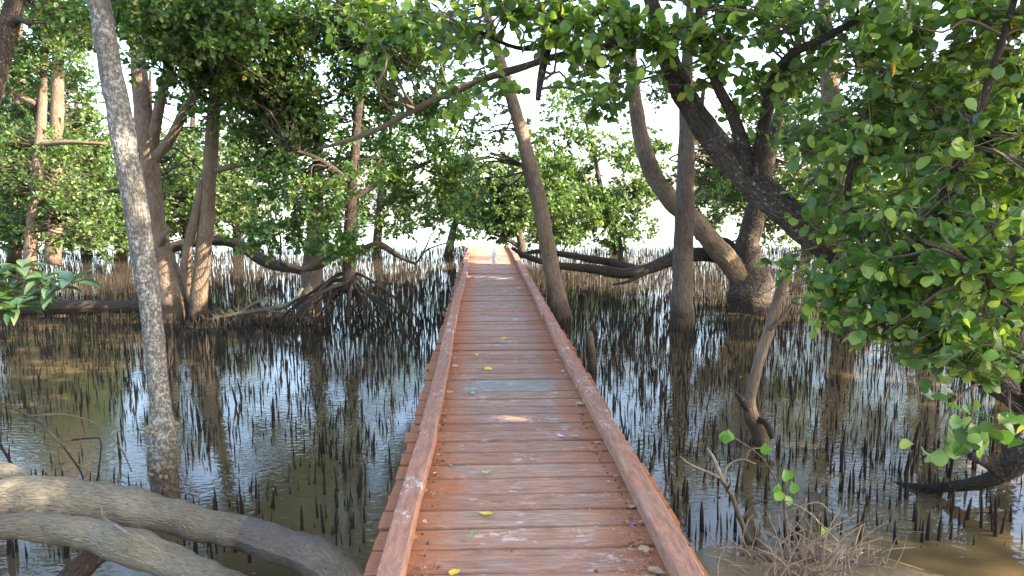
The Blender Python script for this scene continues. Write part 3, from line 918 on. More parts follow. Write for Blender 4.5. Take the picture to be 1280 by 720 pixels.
for (lab, px0, Y, lean, cl, sd) in (
        ("faint mangrove far behind the thick corner trunk at the left edge", -10, 27, 6, [(10, 150, 60, 70, 40), (0, 250, 70, 50, 40)], 71),
        ("slim mangrove far off between the sunlit reddish trunk and the pale grey trunk", 108, 29, -8, [(100, 185, 46, 60, 34), (112, 260, 46, 44, 34), (90, 90, 46, 40, 14)], 72),
        ("distant mangrove seen just left of the forked trunk's foot", 172, 30, 10, [(160, 250, 46, 44, 30), (176, 190, 40, 40, 18), (180, 285, 40, 20, 14)], 73),
        ("distant mangrove between the forked trunk and the split-footed trunk", 232, 28, 6, [(226, 225, 40, 60, 34), (238, 275, 34, 24, 14)], 74),
        ("distant mangrove just right of the split-footed trunk above the sagging limb", 298, 29, -6, [(300, 200, 46, 50, 26), (308, 262, 44, 26, 14)], 75),
        ("distant mangrove behind the crown of the stilt-rooted tree", 470, 28, 8, [(470, 180, 70, 60, 44), (500, 260, 60, 34, 26), (420, 260, 60, 36, 26), (545, 170, 40, 46, 16)], 76)):
    far_tree(lab, px0, Y, [("trunk", [(px0, 322, Y, 13), (px0 + lean * .4, 280, Y, 10), (px0 + lean, 220, Y, 8), (px0 + lean * 1.5, 150, Y, 6), (px0 + lean * 1.6, 90, Y, 3)]),
                           ("branch", [(px0 + lean * .6, 260, Y, 6), (px0 + lean + 22, 235, Y - .3, 5), (px0 + lean + 40, 215, Y - .5, 3)])],
             [px_clump(a, b, Y, rx, ry, n) for a, b, rx, ry, n in cl], sd)

# ------------------------------------------------------------------ right side trees
Y = foot(702, 402)
root, pts = tree("tan trunk leaning left beside the boardwalk's right rail",
                 [("trunk", [(706, 425, Y, 36), (701, 395, Y, 28), (692, 350, Y, 21), (683, 300, Y, 20), (671, 240, Y, 19), (656, 180, Y, 17), (642, 130, Y, 15), (630, 90, Y, 13), (615, 40, Y, 11), (600, -30, Y, 7)]),
                  ("branch", [(669, 248, Y, 8), (660, 225, Y + .1, 7), (652, 205, Y + .2, 4)])], M['bark_tan'], sides=14)
crown(root, pts, [px_clump(600, -60, 13, 90, 50, 8, 1.2), px_clump(560, 60, 13.5, 60, 34, 18, .8), px_clump(600, 150, 13.3, 36, 50, 12, .7), px_clump(575, 205, 13.3, 26, 40, 10, .6)], 0.3, 6, 8, 0.085, 0.6, M['leaf_mid'], M['bark_brown'], seed=61)

Y = foot(853, 412)
root, pts = tree("straight pale brown trunk standing alone in the water right of the boardwalk",
                 [("trunk", [(851, 440, Y, 40), (852, 408, Y, 32), (853, 350, Y, 26), (855, 290, Y, 25), (857, 220, Y, 22), (858, 165, Y, 19), (858, 100, Y, 15), (862, 20, Y, 10), (866, -60, Y, 5)]),
                  ("branch", [(857, 200, Y, 9), (872, 160, Y + .1, 7), (880, 110, Y + .2, 5)])], M['bark_brown'], sides=14)
crown(root, pts, [px_clump(880, 215, 13.5, 45, 40, 20, .8), px_clump(860, -60, 12.7, 80, 60, 8, 1)], 0.28, 6, 8, 0.08, 0.6, M['leaf_mid'], M['bark_brown'], seed=62)

Y = foot(940, 388)
f = on_z(940, 388, WATER_Z)
root = empty("spreading_mangrove", (f.x, f.y, WATER_Z), "stout dark mangrove with long horizontal limbs and one curved trunk rising left", "tree")
pts = []
pts += add_limb(root, "trunk", [(942, 425, Y, 78), (941, 385, Y, 62), (938, 350, Y, 52), (934, 320, Y, 36), (940, 280, Y, 26), (955, 220, Y, 20), (975, 140, Y, 13), (990, 60, Y, 8)], M['bark_dark'], 16, 0.18)
pts += add_limb(root, "branch", [(938, 356, Y, 30), (922, 340, Y - .1, 30), (898, 312, Y - .2, 27), (868, 276, Y - .2, 25), (840, 252, Y - .2, 24), (815, 215, Y - .2, 22), (802, 175, Y - .2, 20), (793, 120, Y - .2, 17), (787, 60, Y - .2, 15), (780, 0, Y - .2, 12), (770, -90, Y - .2, 6)], M['bark_tan'], 14)
pts += add_limb(root, "branch", [(935, 348, Y, 22), (905, 324, Y + .1, 20), (876, 318, Y + .1, 18), (845, 322, Y + .1, 18), (810, 336, Y + .1, 15), (780, 342, Y, 14), (740, 336, Y, 12), (700, 332, Y, 9), (662, 322, Y, 7), (640, 310, Y + .2, 4)], M['bark_black'], 12)
pts += add_limb(root, "branch", [(800, 338, Y + .1, 10), (775, 330, Y + .2, 10), (745, 325, Y + .3, 10), (705, 318, Y + .3, 8), (675, 314, Y + .3, 6), (650, 318, Y + .3, 4)], M['bark_black'])
pts += add_limb(root, "branch", [(775, 332, Y + .2, 7), (776, 312, Y + .3, 6), (774, 296, Y + .3, 4)], M['bark_black'])
pts += add_limb(root, "branch", [(810, 338, Y, 6), (800, 345, Y - .2, 5), (785, 352, Y - .4, 4), (765, 356, Y - .5, 2)], M['bark_black'])
pts += add_limb(root, "branch", [(928, 330, Y, 16), (912, 306, Y + .3, 12), (895, 300, Y + .4, 8), (870, 298, Y + .5, 5)], M['bark_black'])
crown(root, pts, [px_clump(925, 240, 15.5, 60, 50, 44, 1), px_clump(905, 190, 15, 40, 40, 20, 1), px_clump(980, 190, 15, 55, 60, 44, 1.2), px_clump(985, 270, 15, 50, 40, 34, 1), px_clump(800, -60, 15, 90, 60, 7, 1), px_clump(830, 110, 15, 30, 30, 6, .6)], 0.32, 6, 8, 0.095, 0.6, M['leaf_far'], M['bark_brown'], seed=63, connect_max=70)

Y = 12.0
root, pts = tree("pale grey-brown trunk seen through leaves in the upper right foliage",
                 [("trunk", [(1062, 425, Y, 34), (1056, 350, Y, 30), (1045, 240, Y, 27), (1040, 150, Y, 25), (1036, 90, Y, 20), (1030, 0, Y, 14), (1025, -120, Y, 8)])], M['bark_tan'], sides=12)
crown(root, pts, [px_clump(1040, 120, 12.5, 75, 90, 50, 1.4), px_clump(1060, 280, 12.5, 60, 60, 40, 1.2), px_clump(1040, -80, 12, 110, 70, 13, 1.5)], 0.3, 6, 8, 0.085, 0.6, M['leaf_far'], M['bark_brown'], seed=64, connect_max=60)
Y = 10.5
root, pts = tree("grey trunk showing between leaves right of the big leaning trunk",
                 [("trunk", [(1160, 455, Y, 30), (1170, 370, Y, 27), (1185, 270, Y, 24), (1194, 190, Y, 21), (1200, 100, Y, 17), (1205, 0, Y, 12), (1210, -120, Y, 7)]),
                  ("branch", [(1186, 260, Y, 10), (1165, 215, Y, 8), (1150, 150, Y, 6), (1120, 90, Y, 4)])], M['bark_grey'], sides=12)
crown(root, pts, [px_clump(1170, 150, 11, 100, 90, 80, 1.4), px_clump(1180, 290, 11, 90, 60, 50, 1.2), px_clump(1200, -80, 10.5, 130, 80, 17, 1.6)], 0.28, 6, 8, 0.08, 0.62, M['leaf_mid'], M['bark_brown'], seed=65)
Y = 8.0
root, pts = tree("dark trunk at the right edge of the picture behind the round leaves",
                 [("trunk", [(1265, 540, Y, 44), (1268, 450, Y, 36), (1272, 370, Y, 32), (1282, 270, Y, 30), (1300, 150, Y, 26), (1310, 20, Y, 22), (1330, -150, Y, 16), (1350, -330, Y, 8)]),
                  ("branch", [(1302, 120, Y, 14), (1380, 0, Y - .5, 11), (1480, -120, Y - 1, 8)])], M['bark_dark'], sides=14)
crown(root, pts, [px_clump(1270, 170, 8.5, 90, 110, 70, 1.2), (np.array((7.5, 5.0, 5.6)), np.array((3.4, 5.0, 1.3)), 430), (np.array((6.5, 12.0, 6.6)), np.array((3.0, 4.0, 1.4)), 330), (np.array((9.2, 0.3, 5.8)), np.array((1.7, 2.2, .9)), 170), (np.array((17.5, 2.5, 9.2)), np.array((3.6, 7.5, 1.6)), 430), (np.array((14.5, 5.0, 8.6)), np.array((3.2, 8.0, 1.6)), 420), (np.array((8.5, -1.0, 6.2)), np.array((3.5, 3.0, 1.4)), 200), (np.array((10.5, 8.0, 7.2)), np.array((3.0, 7.0, 1.6)), 380), (np.array((3.0, 4.5, 7.6)), np.array((4.0, 5.5, 0.9)), 420)],  # world-coordinate clumps lie out of view, added to shade deck and water
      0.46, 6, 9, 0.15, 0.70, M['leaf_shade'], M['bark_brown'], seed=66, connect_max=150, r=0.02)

# ------------------------------------------------------------------ the big leaning tree with round leaves
f = Vector((4.55, 4.75, WATER_Z))
big = empty("round_leaved_mangrove", f, "big dark leaning trunk with rough bark and round green leaves, nearest tree on the right", "tree")
bp = []
bp += add_limb(big, "trunk", [(1475, 640, 4.75, 57.6), (1380, 565, 4.85, 48.6), (1300, 512, 4.95, 41.4), (1245, 478, 5.05, 37.8), (1190, 437, 5.15, 37.8), (1130, 392, 5.25, 39.6), (1070, 340, 5.35, 36.8), (1005, 284, 5.45, 38.4), (950, 235, 5.5, 37.6), (905, 190, 5.55, 33.6), (868, 140, 5.6, 29.6), (843, 92, 5.65, 27.2), (828, 50, 5.65, 22.4), (815, 5, 5.65, 17.6), (790, -70, 5.6, 12.8)], M['bark_dark'], 24, 0.10, 8, 10)
bp += add_limb(big, "branch", [(938, 215, 5.45, 20), (928, 180, 5.4, 17), (914, 140, 5.35, 15), (896, 105, 5.3, 13), (880, 50, 5.2, 10), (868, -20, 5.1, 7)], M['bark_dark'], 12)
bp += add_limb(big, "branch", [(945, 226, 5.45, 20), (950, 190, 5.4, 17), (958, 140, 5.3, 15), (968, 98, 5.2, 14), (990, 68, 5.1, 12), (1025, 50, 5.0, 10), (1080, 20, 4.9, 8), (1150, -20, 4.8, 5)], M['bark_dark'], 12)
bp += add_limb(big, "branch", [(832, 62, 5.65, 14.0), (805, 52, 5.6, 10.9), (775, 55, 5.6, 10.1), (735, 62, 5.7, 9.4), (690, 72, 5.8, 9.4), (650, 85, 5.9, 9.4), (610, 97, 6.0, 9.4), (560, 117, 6.1, 8.6), (520, 136, 6.2, 7.8), (480, 158, 6.3, 7.0), (440, 174, 6.35, 6.2), (396, 187, 6.4, 3.1)], M['bark_tan'], 12, 0.14, 7.0)
bp += add_limb(big, "branch", [(700, 20, 5.6, 9), (690, 45, 5.6, 10), (682, 70, 5.6, 10), (676, 98, 5.55, 9), (672, 125, 5.5, 6)], M['bark_dark'], 8)
bp += add_limb(big, "branch", [(690, 48, 5.6, 6), (668, 60, 5.6, 6), (640, 58, 5.6, 5), (600, 40, 5.6, 4)], M['bark_dark'], 8)
bp += add_limb(big, "branch", [(1180, 430, 5.1, 24), (1165, 350, 4.7, 18), (1180, 250, 4.4, 15), (1220, 150, 4.2, 12), (1250, 60, 4.1, 9), (1280, -40, 4.0, 6)], M['bark_dark'], 12)
bp += add_limb(big, "branch", [(1090, 352, 5.2, 14), (1075, 300, 5.0, 11), (1060, 240, 4.9, 9), (1075, 170, 4.8, 7), (1100, 110, 4.7, 5)], M['bark_dark'], 10)
bp += add_limb(big, "branch", [(1290, 505, 4.9, 20), (1270, 420, 4.3, 14), (1240, 360, 4.0, 11), (1200, 320, 3.8, 8), (1150, 300, 3.7, 5)], M['bark_dark'], 10)
# lower limb that dips into the water
lowl = [(1440, 608, 4.78, 35.6), (1400, 582, 4.8, 39.2), (1345, 562, 4.82, 40.0), (1290, 566, 4.85, 39.2), (1255, 590, 4.95, 25.0), (1228, 602, 5.05, 18.7), (1190, 608, 5.2, 14.0), (1150, 610, 5.35, 11.7), (1105, 604, 5.6, 10.1), (1070, 592, 5.95, 7.8), (1035, 573, 6.35, 5.5), (1020, 566, 6.5, 3.1)]
bp_low = add_limb(big, "branch", lowl, M['bark_dark'], 16, 0.14, 8, 8)
add_limb(big, "branch", [(1255, 592, 4.95, 26), (1238, 580, 4.95, 18), (1222, 572, 4.9, 15), (1212, 570, 4.9, 10)], M['bark_dark'], 10, 0.1)
add_limb(big, "branch", [(1268, 578, 4.9, 24), (1262, 552, 4.95, 18), (1280, 520, 4.95, 17), (1305, 500, 4.95, 17)], M['bark_dark'], 10, 0.1)

# leaves: (px, py, Y, rx, ry, clusters)
near_clumps = [(1010, 40, 5.2, 170, 60, 30), (900, 30, 5.2, 70, 50, 17), (1150, 60, 4.6, 150, 90, 40), (1240, 60, 4.4, 60, 90, 18), (1110, 170, 4.7, 130, 70, 34), (1230, 200, 4.3, 80, 80, 26), (1060, 250, 5.0, 80, 50, 15),
               (1160, 300, 4.4, 110, 60, 30), (1240, 320, 4.0, 70, 70, 20), (1040, 350, 5.1, 65, 45, 15), (1110, 390, 4.6, 85, 50, 19), (1200, 420, 4.2, 90, 45, 19), (1250, 440, 4.0, 50, 40, 9), (1140, 350, 4.2, 60, 50, 9),
               (960, 110, 5.3, 60, 45, 8), (845, 95, 5.4, 30, 40, 3),
               (560, 25, 5.6, 90, 36, 16), (660, 25, 5.4, 70, 36, 14), (740, 30, 5.3, 60, 40, 14), (800, 35, 5.3, 45, 40, 9), (610, 95, 5.9, 36, 32, 5), (760, 110, 5.5, 26, 44, 6), (735, 95, 5.6, 30, 36, 5), (575, 140, 5.9, 20, 18, 2), (480, 40, 6.0, 60, 45, 10)]
over_clumps = [(np.array((1.2, 5.3, 4.3)), np.array((2.6, 1.6, 0.7)), 34), (np.array((4.2, 4.2, 4.6)), np.array((2.0, 2.0, 0.9)), 60), (np.array((4.5, 2.6, 5.2)), np.array((2.0, 1.6, 0.9)), 40)]  # upper crown above the view, added for the shade it casts
rng = np.random.default_rng(77)
C = np.concatenate([ellipsoid_points(*px_clump(a, b, c, d, e, max(2, int(n * 0.92)), 0.45)[:2], max(2, int(n * 0.92)), rng) for a, b, c, d, e, n in near_clumps])
CO = np.concatenate([ellipsoid_points(c, r, n, rng) for c, r, n in over_clumps])
P, D, Nn, Ls, Ws, O, E = sprays(C, 0.18, 5, 6, 0.086, 0.72, rng=rng)
P2, D2, N2, L2, W2, O2, E2 = sprays(CO, 0.26, 6, 8, 0.085, 0.8, rng=rng)
g1 = sun_gap_mask(P); P, D, Nn, Ls, Ws = P[g1], D[g1], Nn[g1], Ls[g1], Ws[g1]
g2 = sun_gap_mask(P2); P2, D2, N2, L2, W2 = P2[g2], D2[g2], N2[g2], L2[g2], W2[g2]
# the low spray hanging over the water and the fresh sprig above the dipping limb
px, py, dep = project(P)
size = F * Ls / dep
inside = (px > 4) & (px < 1276) & (py > 4) & (py < 716)
order = np.argsort(np.where(inside, -size, 1e9))[:285]
pick = np.zeros(len(P), dtype=bool); pick[order] = True
org = np.array(big.location)
A1 = leaf_arrays(P[~pick], D[~pick], Nn[~pick], Ls[~pick], Ws[~pick], 'round')
A2 = leaf_arrays(P2, D2, N2, L2, W2, 'round')
V = np.concatenate([A1[0], A2[0]]) - org
Fi = np.concatenate([A1[1], A2[1] + len(A1[0])])
tag(link_mesh("crown", np_mesh("crown", V, Fi, M['leaf_near']), big), kind='stuff')
mb = MB()
connect(mb, bp, C, 0.012, random.Random(3)); connect(mb, bp, CO[::3], 0.016, random.Random(4))
# bare tangled twigs inside the foliage
tr = random.Random(12)
for k in range(420):
    j = tr.randrange(len(C)); a = Vector(C[j]); d = Vector((tr.gauss(0, 1), tr.gauss(0, .5), tr.gauss(-.1, .8))).normalized() * tr.uniform(.2, .55)
    mb.tube([(a, .004), (a + d * .5 + Vector((tr.gauss(0, .03), tr.gauss(0, .03), tr.gauss(0, .03))), .003), (a + d, .0015)], 4, 3, cap=False)
TV, TF = thin_twigs(np.concatenate([O, O2]), np.concatenate([E, E2]), 0.0035, 0.002)
b0 = len(mb.V)
V = np.concatenate([np.array([tuple(v) for v in mb.V]), TV]) - org
tf = mb.Fc + [tuple(q) for q in (TF + b0).tolist()]
tag(link_mesh("twigs", np_mesh("twigs", V, tf, M['bark_twig'], True, np.concatenate([np.array(mb.UV, dtype=np.float32), np.tile(np.array([[.1, .3]], dtype=np.float32), (len(TV), 1))])), big), kind='stuff')


def unit_leaf(kind, m, wl, curl=0.0):
    tv, tf = TPL[kind]
    v = tv.copy(); v[:, 1] *= wl; v[:, 2] -= curl * v[:, 0] ** 2
    return np_mesh("leaf", v, tf, m)


LEAF_R = [unit_leaf('round', M['leaf_near'], 0.76, c) for c in (0, 0.12, 0.25)]
LEAF_FRESH = [unit_leaf('round', M['leaf_fresh'], 0.80, c) for c in (0, 0.15)]
LEAF_W = [unit_leaf('long', M['leaf_whorl'], 0.36, c) for c in (0.05, 0.2, 0.35)]


def leaf_object(root, me, p, d, nrm, L, parent=None):
    d = Vector(d).normalized(); s = Vector(nrm).cross(d).normalized(); n = d.cross(s)
    o = link_mesh("leaf", me, parent or root)
    o.matrix_local = Matrix.Translation(Vector(p) - root.location) @ Matrix((d, s, n)).transposed().to_4x4() @ Matrix.Scale(L, 4)
    return o


for j in order:
    leaf_object(big, LEAF_R[int(j) % 3], P[j], D[j], Nn[j], float(Ls[j]))
# fresh bright sprig hanging above the dipping limb
sp = random.Random(9)
for (px_, py_, n) in ((1208, 545, 20), (1150, 560, 3), (1262, 525, 5), (1222, 522, 9), (1172, 508, 4), (1190, 560, 6), (1240, 545, 5)):
    for k in range(n):
        p = at(px_ + sp.gauss(0, 16), py_ + sp.gauss(0, 13), 4.6 + sp.uniform(-.12, .12))
        d = Vector((sp.gauss(0, 1), sp.gauss(0, 1), sp.gauss(-.2, .7)))
        leaf_object(big, LEAF_FRESH[k % 2] if sp.random() < .6 else LEAF_R[k % 3], p, d, (sp.gauss(0, .5), -0.6 + sp.gauss(0, .4), .7), sp.uniform(.075, .105) * 1.25)
mb = MB()
for (q) in ([(1245, 470, 4.9, 5), (1205, 490, 4.7, 4), (1180, 520, 4.6, 3), (1160, 560, 4.6, 2)], [(1215, 485, 4.7, 4), (1215, 520, 4.6, 3), (1200, 550, 4.6, 2)], [(1262, 485, 4.8, 4), (1262, 510, 4.7, 3), (1265, 530, 4.6, 2)], [(1145, 410, 4.9, 4), (1145, 460, 4.7, 3), (1150, 510, 4.6, 2)]):
    mb.tube(px_limb(q), 5, 4)
mb.build("branch", M['bark_twig'], big)

# ------------------------------------------------------------------ whorled leafy plant at the left edge
pc = at(-40, 400, 5.2)
plant = empty("leafy_plant", (pc.x, pc.y, WATER_Z), "bright green plant with long pointed leaves in whorls at the left edge", "plant")
stem_pts = add_limb(plant, "stem", [(Vector((pc.x, pc.y, WATER_Z - .1)), .02), (at(-30, 430, 5.2), .016), (at(0, 385, 5.1), .012), (at(40, 362, 5.0), .008), (at(55, 350, 5.0), .005)], M['bark_twig'], 8, .05)
for q in ([(0, 385, 5.1, 5), (10, 372, 5.1, 4), (12, 362, 5.1, 3)], [(28, 370, 5.05, 5), (70, 362, 4.9, 4), (90, 356, 4.85, 3)], [(-15, 405, 5.1, 5), (-5, 395, 4.9, 4), (2, 392, 4.8, 3)], [(30, 366, 5.05, 4), (30, 345, 5.1, 3), (28, 338, 5.1, 3)]):
    add_limb(plant, "stem", q, M['bark_twig'], 6, .05)
wr = random.Random(14)
for (px_, py_, Yw, n) in ((55, 348, 5.0, 14), (12, 360, 5.1, 14), (90, 353, 4.85, 10), (4, 392, 4.8, 13), (28, 335, 5.15, 12), (-18, 345, 5.1, 12), (40, 372, 4.9, 11), (66, 362, 4.9, 10), (20, 385, 4.8, 10), (-10, 372, 4.9, 10)):
    c = at(px_, py_, Yw)
    for k in range(n):
        a = 2 * math.pi * (k + wr.uniform(-.2, .2)) / n * 1.0 + (k % 2) * .4
        d = Vector((math.cos(a), math.sin(a), wr.uniform(-.25, .65)))
        leaf_object(plant, LEAF_W[k % 3], c, d, (wr.gauss(0, .2), wr.gauss(0, .2), 1), wr.uniform(.14, .21), add_limb.last)

# ------------------------------------------------------------------ fallen logs, sticks, stake
def single(name, label, cat, L, m, sides=16, rough=.12, nscale=5, sub=10, group=None, extra=()):
    q = L if isinstance(L[0][0], Vector) else px_limb(L)
    root = empty(name, q[0][0].copy(), label, cat, group)
    mb = MB(); P = mb.tube(q, sides, sub, rough, nscale); mb.build("trunk" if "log" in name else "stem", m, root)
    for (nm, L2, m2) in extra:
        mb = MB(); mb.tube(L2 if isinstance(L2[0][0], Vector) else px_limb(L2), 10, 6, rough, nscale); mb.build(nm, m2, root)
    return root


single("fallen_log", "thick grey fallen log arching across the bottom left corner and dipping to the water", "log",
       [(-160, 660, 4.0, 72), (-40, 640, 4.0, 72), (40, 629, 4.05, 68), (100, 630, 4.1, 62), (150, 634, 4.1, 54), (200, 642, 4.1, 46), (250, 655, 4.1, 42), (290, 664, 4.1, 42), (315, 670, 4.1, 38), (345, 679, 4.1, 26)], M['bark_log'], 28, .17, 7,
       extra=[("bark_tip", [(262, 657, 4.1, 30), (285, 662, 4.1, 39), (310, 669, 4.1, 44), (335, 676, 4.1, 48), (365, 686, 4.1, 51), (405, 706, 4.1, 54), (440, 738, 4.1, 50), (465, 770, 4.1, 40)], M['bark_ash'])])
single("fallen_log", "paler stripped log lying in front of the thick grey log at bottom left", "log",
       [(-120, 652, 3.75, 36), (-20, 657, 3.75, 35), (60, 660, 3.75, 35), (115, 668, 3.75, 40), (160, 682, 3.7, 46), (215, 703, 3.7, 44), (265, 724, 3.65, 41), (320, 750, 3.6, 40), (360, 778, 3.6, 32)], M['bark_log'], 26, .16, 9)
log2 = [o for o in COL.objects if o.get('label', '').startswith('paler stripped')][0]
mb = MB(); mb.tube([(at(128, 632, 3.98), .004), (at(128, 645, 3.93), .005), (at(150, 660, 3.66), .005), (at(163, 668, 3.62), .004), (at(180, 672, 3.60), .002)], 5, 4); mb.tube([(at(163, 668, 3.62), .004), (at(162, 680, 3.6), .003), (at(158, 690, 3.6), .002)], 5, 3)
mb.build("twig", M['bark_pale'], log2)
single("fallen_log", "short broken log end poking out above the thick log at left edge", "log",
       [(-90, 575, 4.35, 34), (-30, 586, 4.35, 32), (10, 595, 4.35, 28), (38, 606, 4.3, 20), (60, 618, 4.25, 14)], M['bark_log'], 16, .12, 7)
single("fallen_log", "dark short log under the two bottom left logs, slanting into the water", "log",
       [(70, 745, 4.0, 34), (100, 712, 4.05, 32), (126, 688, 4.15, 28), (150, 662, 4.25, 24)], M['bark_dark'], 14, .12, 7)
single("driftwood_log", "long dark driftwood log lying level in the water behind the left plant", "log",
       [(-30, 395, foot(40, 395), 14), (30, 386, foot(40, 395), 18), (100, 384, foot(40, 395), 18), (170, 383, foot(40, 395), 15), (195, 384, foot(40, 395), 9)], M['bark_black'], 12, .15, 4,
       extra=[("branch", [(60, 385, foot(40, 395), 6), (55, 378, foot(40, 395) - .3, 4), (75, 372, foot(40, 395) - .4, 2)], M['bark_twig'])])
single("leaning_limb", "dark horizontal limb sagging between the left trunks and the stilt-rooted mangrove", "branch",
       [(190, 322, 16.5, 12), (220, 308, 16.5, 13), (262, 300, 16.5, 13), (300, 306, 16.5, 13), (320, 320, 16.5, 15), (345, 332, 16.3, 14), (375, 338, 16, 11), (400, 350, 15.5, 8), (420, 392, 15.2, 6)], M['bark_black'], 12, .18, 4,
       extra=[("branch", [(318, 316, 16.5, 7), (330, 300, 16.6, 5), (350, 292, 16.6, 3)], M['bark_black'])])
Y = foot(950, 556)
single("broken_trunk", "thin pale broken trunk leaning right with a forked dark foot in the right-hand water", "trunk",
       [(956, 572, Y, 21), (950, 545, Y, 20), (938, 515, Y, 18), (938, 495, Y, 15), (948, 455, Y, 14), (962, 410, Y + .05, 14), (974, 370, Y + .1, 14), (984, 340, Y + .1, 13), (991, 318, Y + .1, 9)], M['bark_tan'], 14, .14, 9,
       extra=[("branch", [(936, 512, Y, 12), (928, 500, Y - .1, 9), (920, 492, Y - .1, 5)], M['bark_dark']), ("branch", [(944, 522, Y, 10), (958, 530, Y - .1, 9), (966, 548, Y - .15, 8)], M['bark_dark']), ("branch", [(962, 412, Y, 6), (978, 398, Y, 5), (990, 380, Y, 3)], M['bark_tan'])])
Y = foot(741, 466)
single("wooden_stake", "short grey stake standing in the water right beside the right kerb rail", "stake",
       [(742, 485, Y, 13), (741, 465, Y, 12), (739, 440, Y, 11), (736, 414, Y, 9)], M['bark_brown'], 10, .08, 6)
single("dead_branch", "bare dead branch with arching twigs over the water at lower left", "branch",
       [(-30, 492, 5.6, 3.0), (0, 503, 5.6, 3.0), (40, 522, 5.6, 3.0), (70, 548, 5.5, 2.4), (100, 588, 5.5, 2.4), (104, 604, 5.5, 1.8)], M['bark_brown'], 8, .05, 5, 6,
       extra=[("twig", [(38, 520, 5.6, 2.4), (80, 518, 5.6, 1.8), (120, 530, 5.6, 1.8), (150, 560, 5.5, 1.8), (165, 590, 5.5, 1.2)], M['bark_twig']), ("twig", [(90, 550, 5.6, 2.4), (112, 548, 5.6, 2.4), (126, 552, 5.5, 1.8), (122, 600, 5.5, 1.8)], M['bark_dark']), ("twig", [(0, 555, 5.5, 3.0), (14, 580, 5.5, 3.6), (22, 600, 5.5, 3.0)], M['bark_dark'])])
# pale roots and dry sticks lying left of the stilt roots
Yp = foot(330, 408)
single("dry_branch", "pale sunlit dry branch lying on the water left of the stilt roots", "branch",
       [(262, 400, Yp, 5), (300, 392, Yp, 6), (345, 385, Yp, 7), (365, 378, Yp, 6), (378, 360, Yp, 4)], M['bark_pale'], 8, .1, 5, 6,
       extra=[("twig", [(300, 392, Yp, 4), (320, 378, Yp, 3), (340, 372, Yp, 2)], M['bark_pale']), ("twig", [(330, 388, Yp, 4), (360, 392, Yp - .2, 3), (400, 402, Yp - .4, 3)], M['bark_pale'])])
mb = MB()
kr = random.Random(4)
for k in range(420):
    c = on_z(kr.gauss(325, 36), kr.uniform(395, 412), WATER_Z)
    d = Vector((kr.gauss(0, .12), kr.gauss(0, .1), kr.uniform(.05, .28)))
    mb.tube([(c - Vector((0, 0, .05)), .012), (c + d * .6, .009), (c + d + Vector((kr.gauss(0, .05), 0, -.02)), .004)], 4, 2, cap=False)
o = mb.build("root_tangle", M['bark_pale'], None, on_z(325, 404, WATER_Z)); tag(o, "pale tangle of fine roots at the waterline left of the stilt roots", "roots", kind='stuff')

# dead shrub on the mud bank at lower right
Y = 4.55
f = on_z(938, 700, WATER_Z)
sh = empty("dead_shrub", (f.x, f.y, WATER_Z), "leafless pale shrub with branching twigs on the mud bank right of the boardwalk", "shrub")
sm = M['bark_twig']
add_limb(sh, "stem", [(940, 712, Y, 8), (936, 680, Y, 7), (926, 650, Y, 7), (914, 618, Y, 6), (903, 600, Y, 6), (893, 575, Y, 5), (884, 560, Y, 3)], M['bark_pale'], 8, .08)
for q in ([(902, 598, Y, 4), (885, 590, Y - .05, 3), (862, 580, Y - .1, 3), (850, 570, Y - .1, 2)], [(885, 590, Y - .05, 3), (890, 600, Y, 2), (888, 606, Y, 2)], [(903, 595, Y, 4), (912, 580, Y + .1, 3), (928, 574, Y + .1, 3), (945, 580, Y + .1, 2)], [(932, 575, Y + .1, 2), (938, 562, Y + .1, 2), (952, 560, Y + .1, 1.5)],
          [(926, 652, Y, 3), (940, 632, Y + .1, 3), (960, 625, Y + .1, 2), (975, 620, Y + .1, 1.5)], [(936, 690, Y, 6), (950, 700, Y - .1, 6), (945, 722, Y - .1, 6)], [(910, 612, Y, 3), (914, 600, Y - .1, 2), (912, 590, Y - .1, 1.5)]):
    add_limb(sh, "twig", q, M['bark_pale'], 5, .05, sub=4)
# sapling with a few fresh leaves
f = on_z(985, 690, WATER_Z)
sap = empty("sapling", (f.x, f.y, WATER_Z), "thin sapling with a few bright green drooping leaves above the dead shrub twigs", "sapling")
add_limb(sap, "stem", [(985, 700, 4.6, 4), (982, 650, 4.6, 3), (980, 615, 4.6, 3), (985, 590, 4.6, 2)], sm, 6, .04)
add_limb(sap, "twig", [(982, 650, 4.6, 3), (1010, 640, 4.6, 2), (1030, 660, 4.6, 2)], sm, 5, .04)
add_limb(sap, "twig", [(981, 625, 4.6, 3), (955, 575, 4.6, 2), (915, 545, 4.6, 2)], sm, 5, .04)
lr = random.Random(6)
for (px_, py_, n) in ((908, 548, 3), (984, 594, 2), (992, 608, 1), (970, 618, 2), (981, 632, 1), (1030, 668, 1), (954, 567, 1)):
    for k in range(n):
        p = at(px_ + lr.uniform(-5, 5), py_ - 10 + lr.uniform(-4, 4), 4.55)
        leaf_object(sap, LEAF_FRESH[k % 2], p, (lr.gauss(0.1, .5), lr.gauss(0, .3), -1), (lr.gauss(0, .3), -1, .3), lr.uniform(.065, .09), add_limb.last)
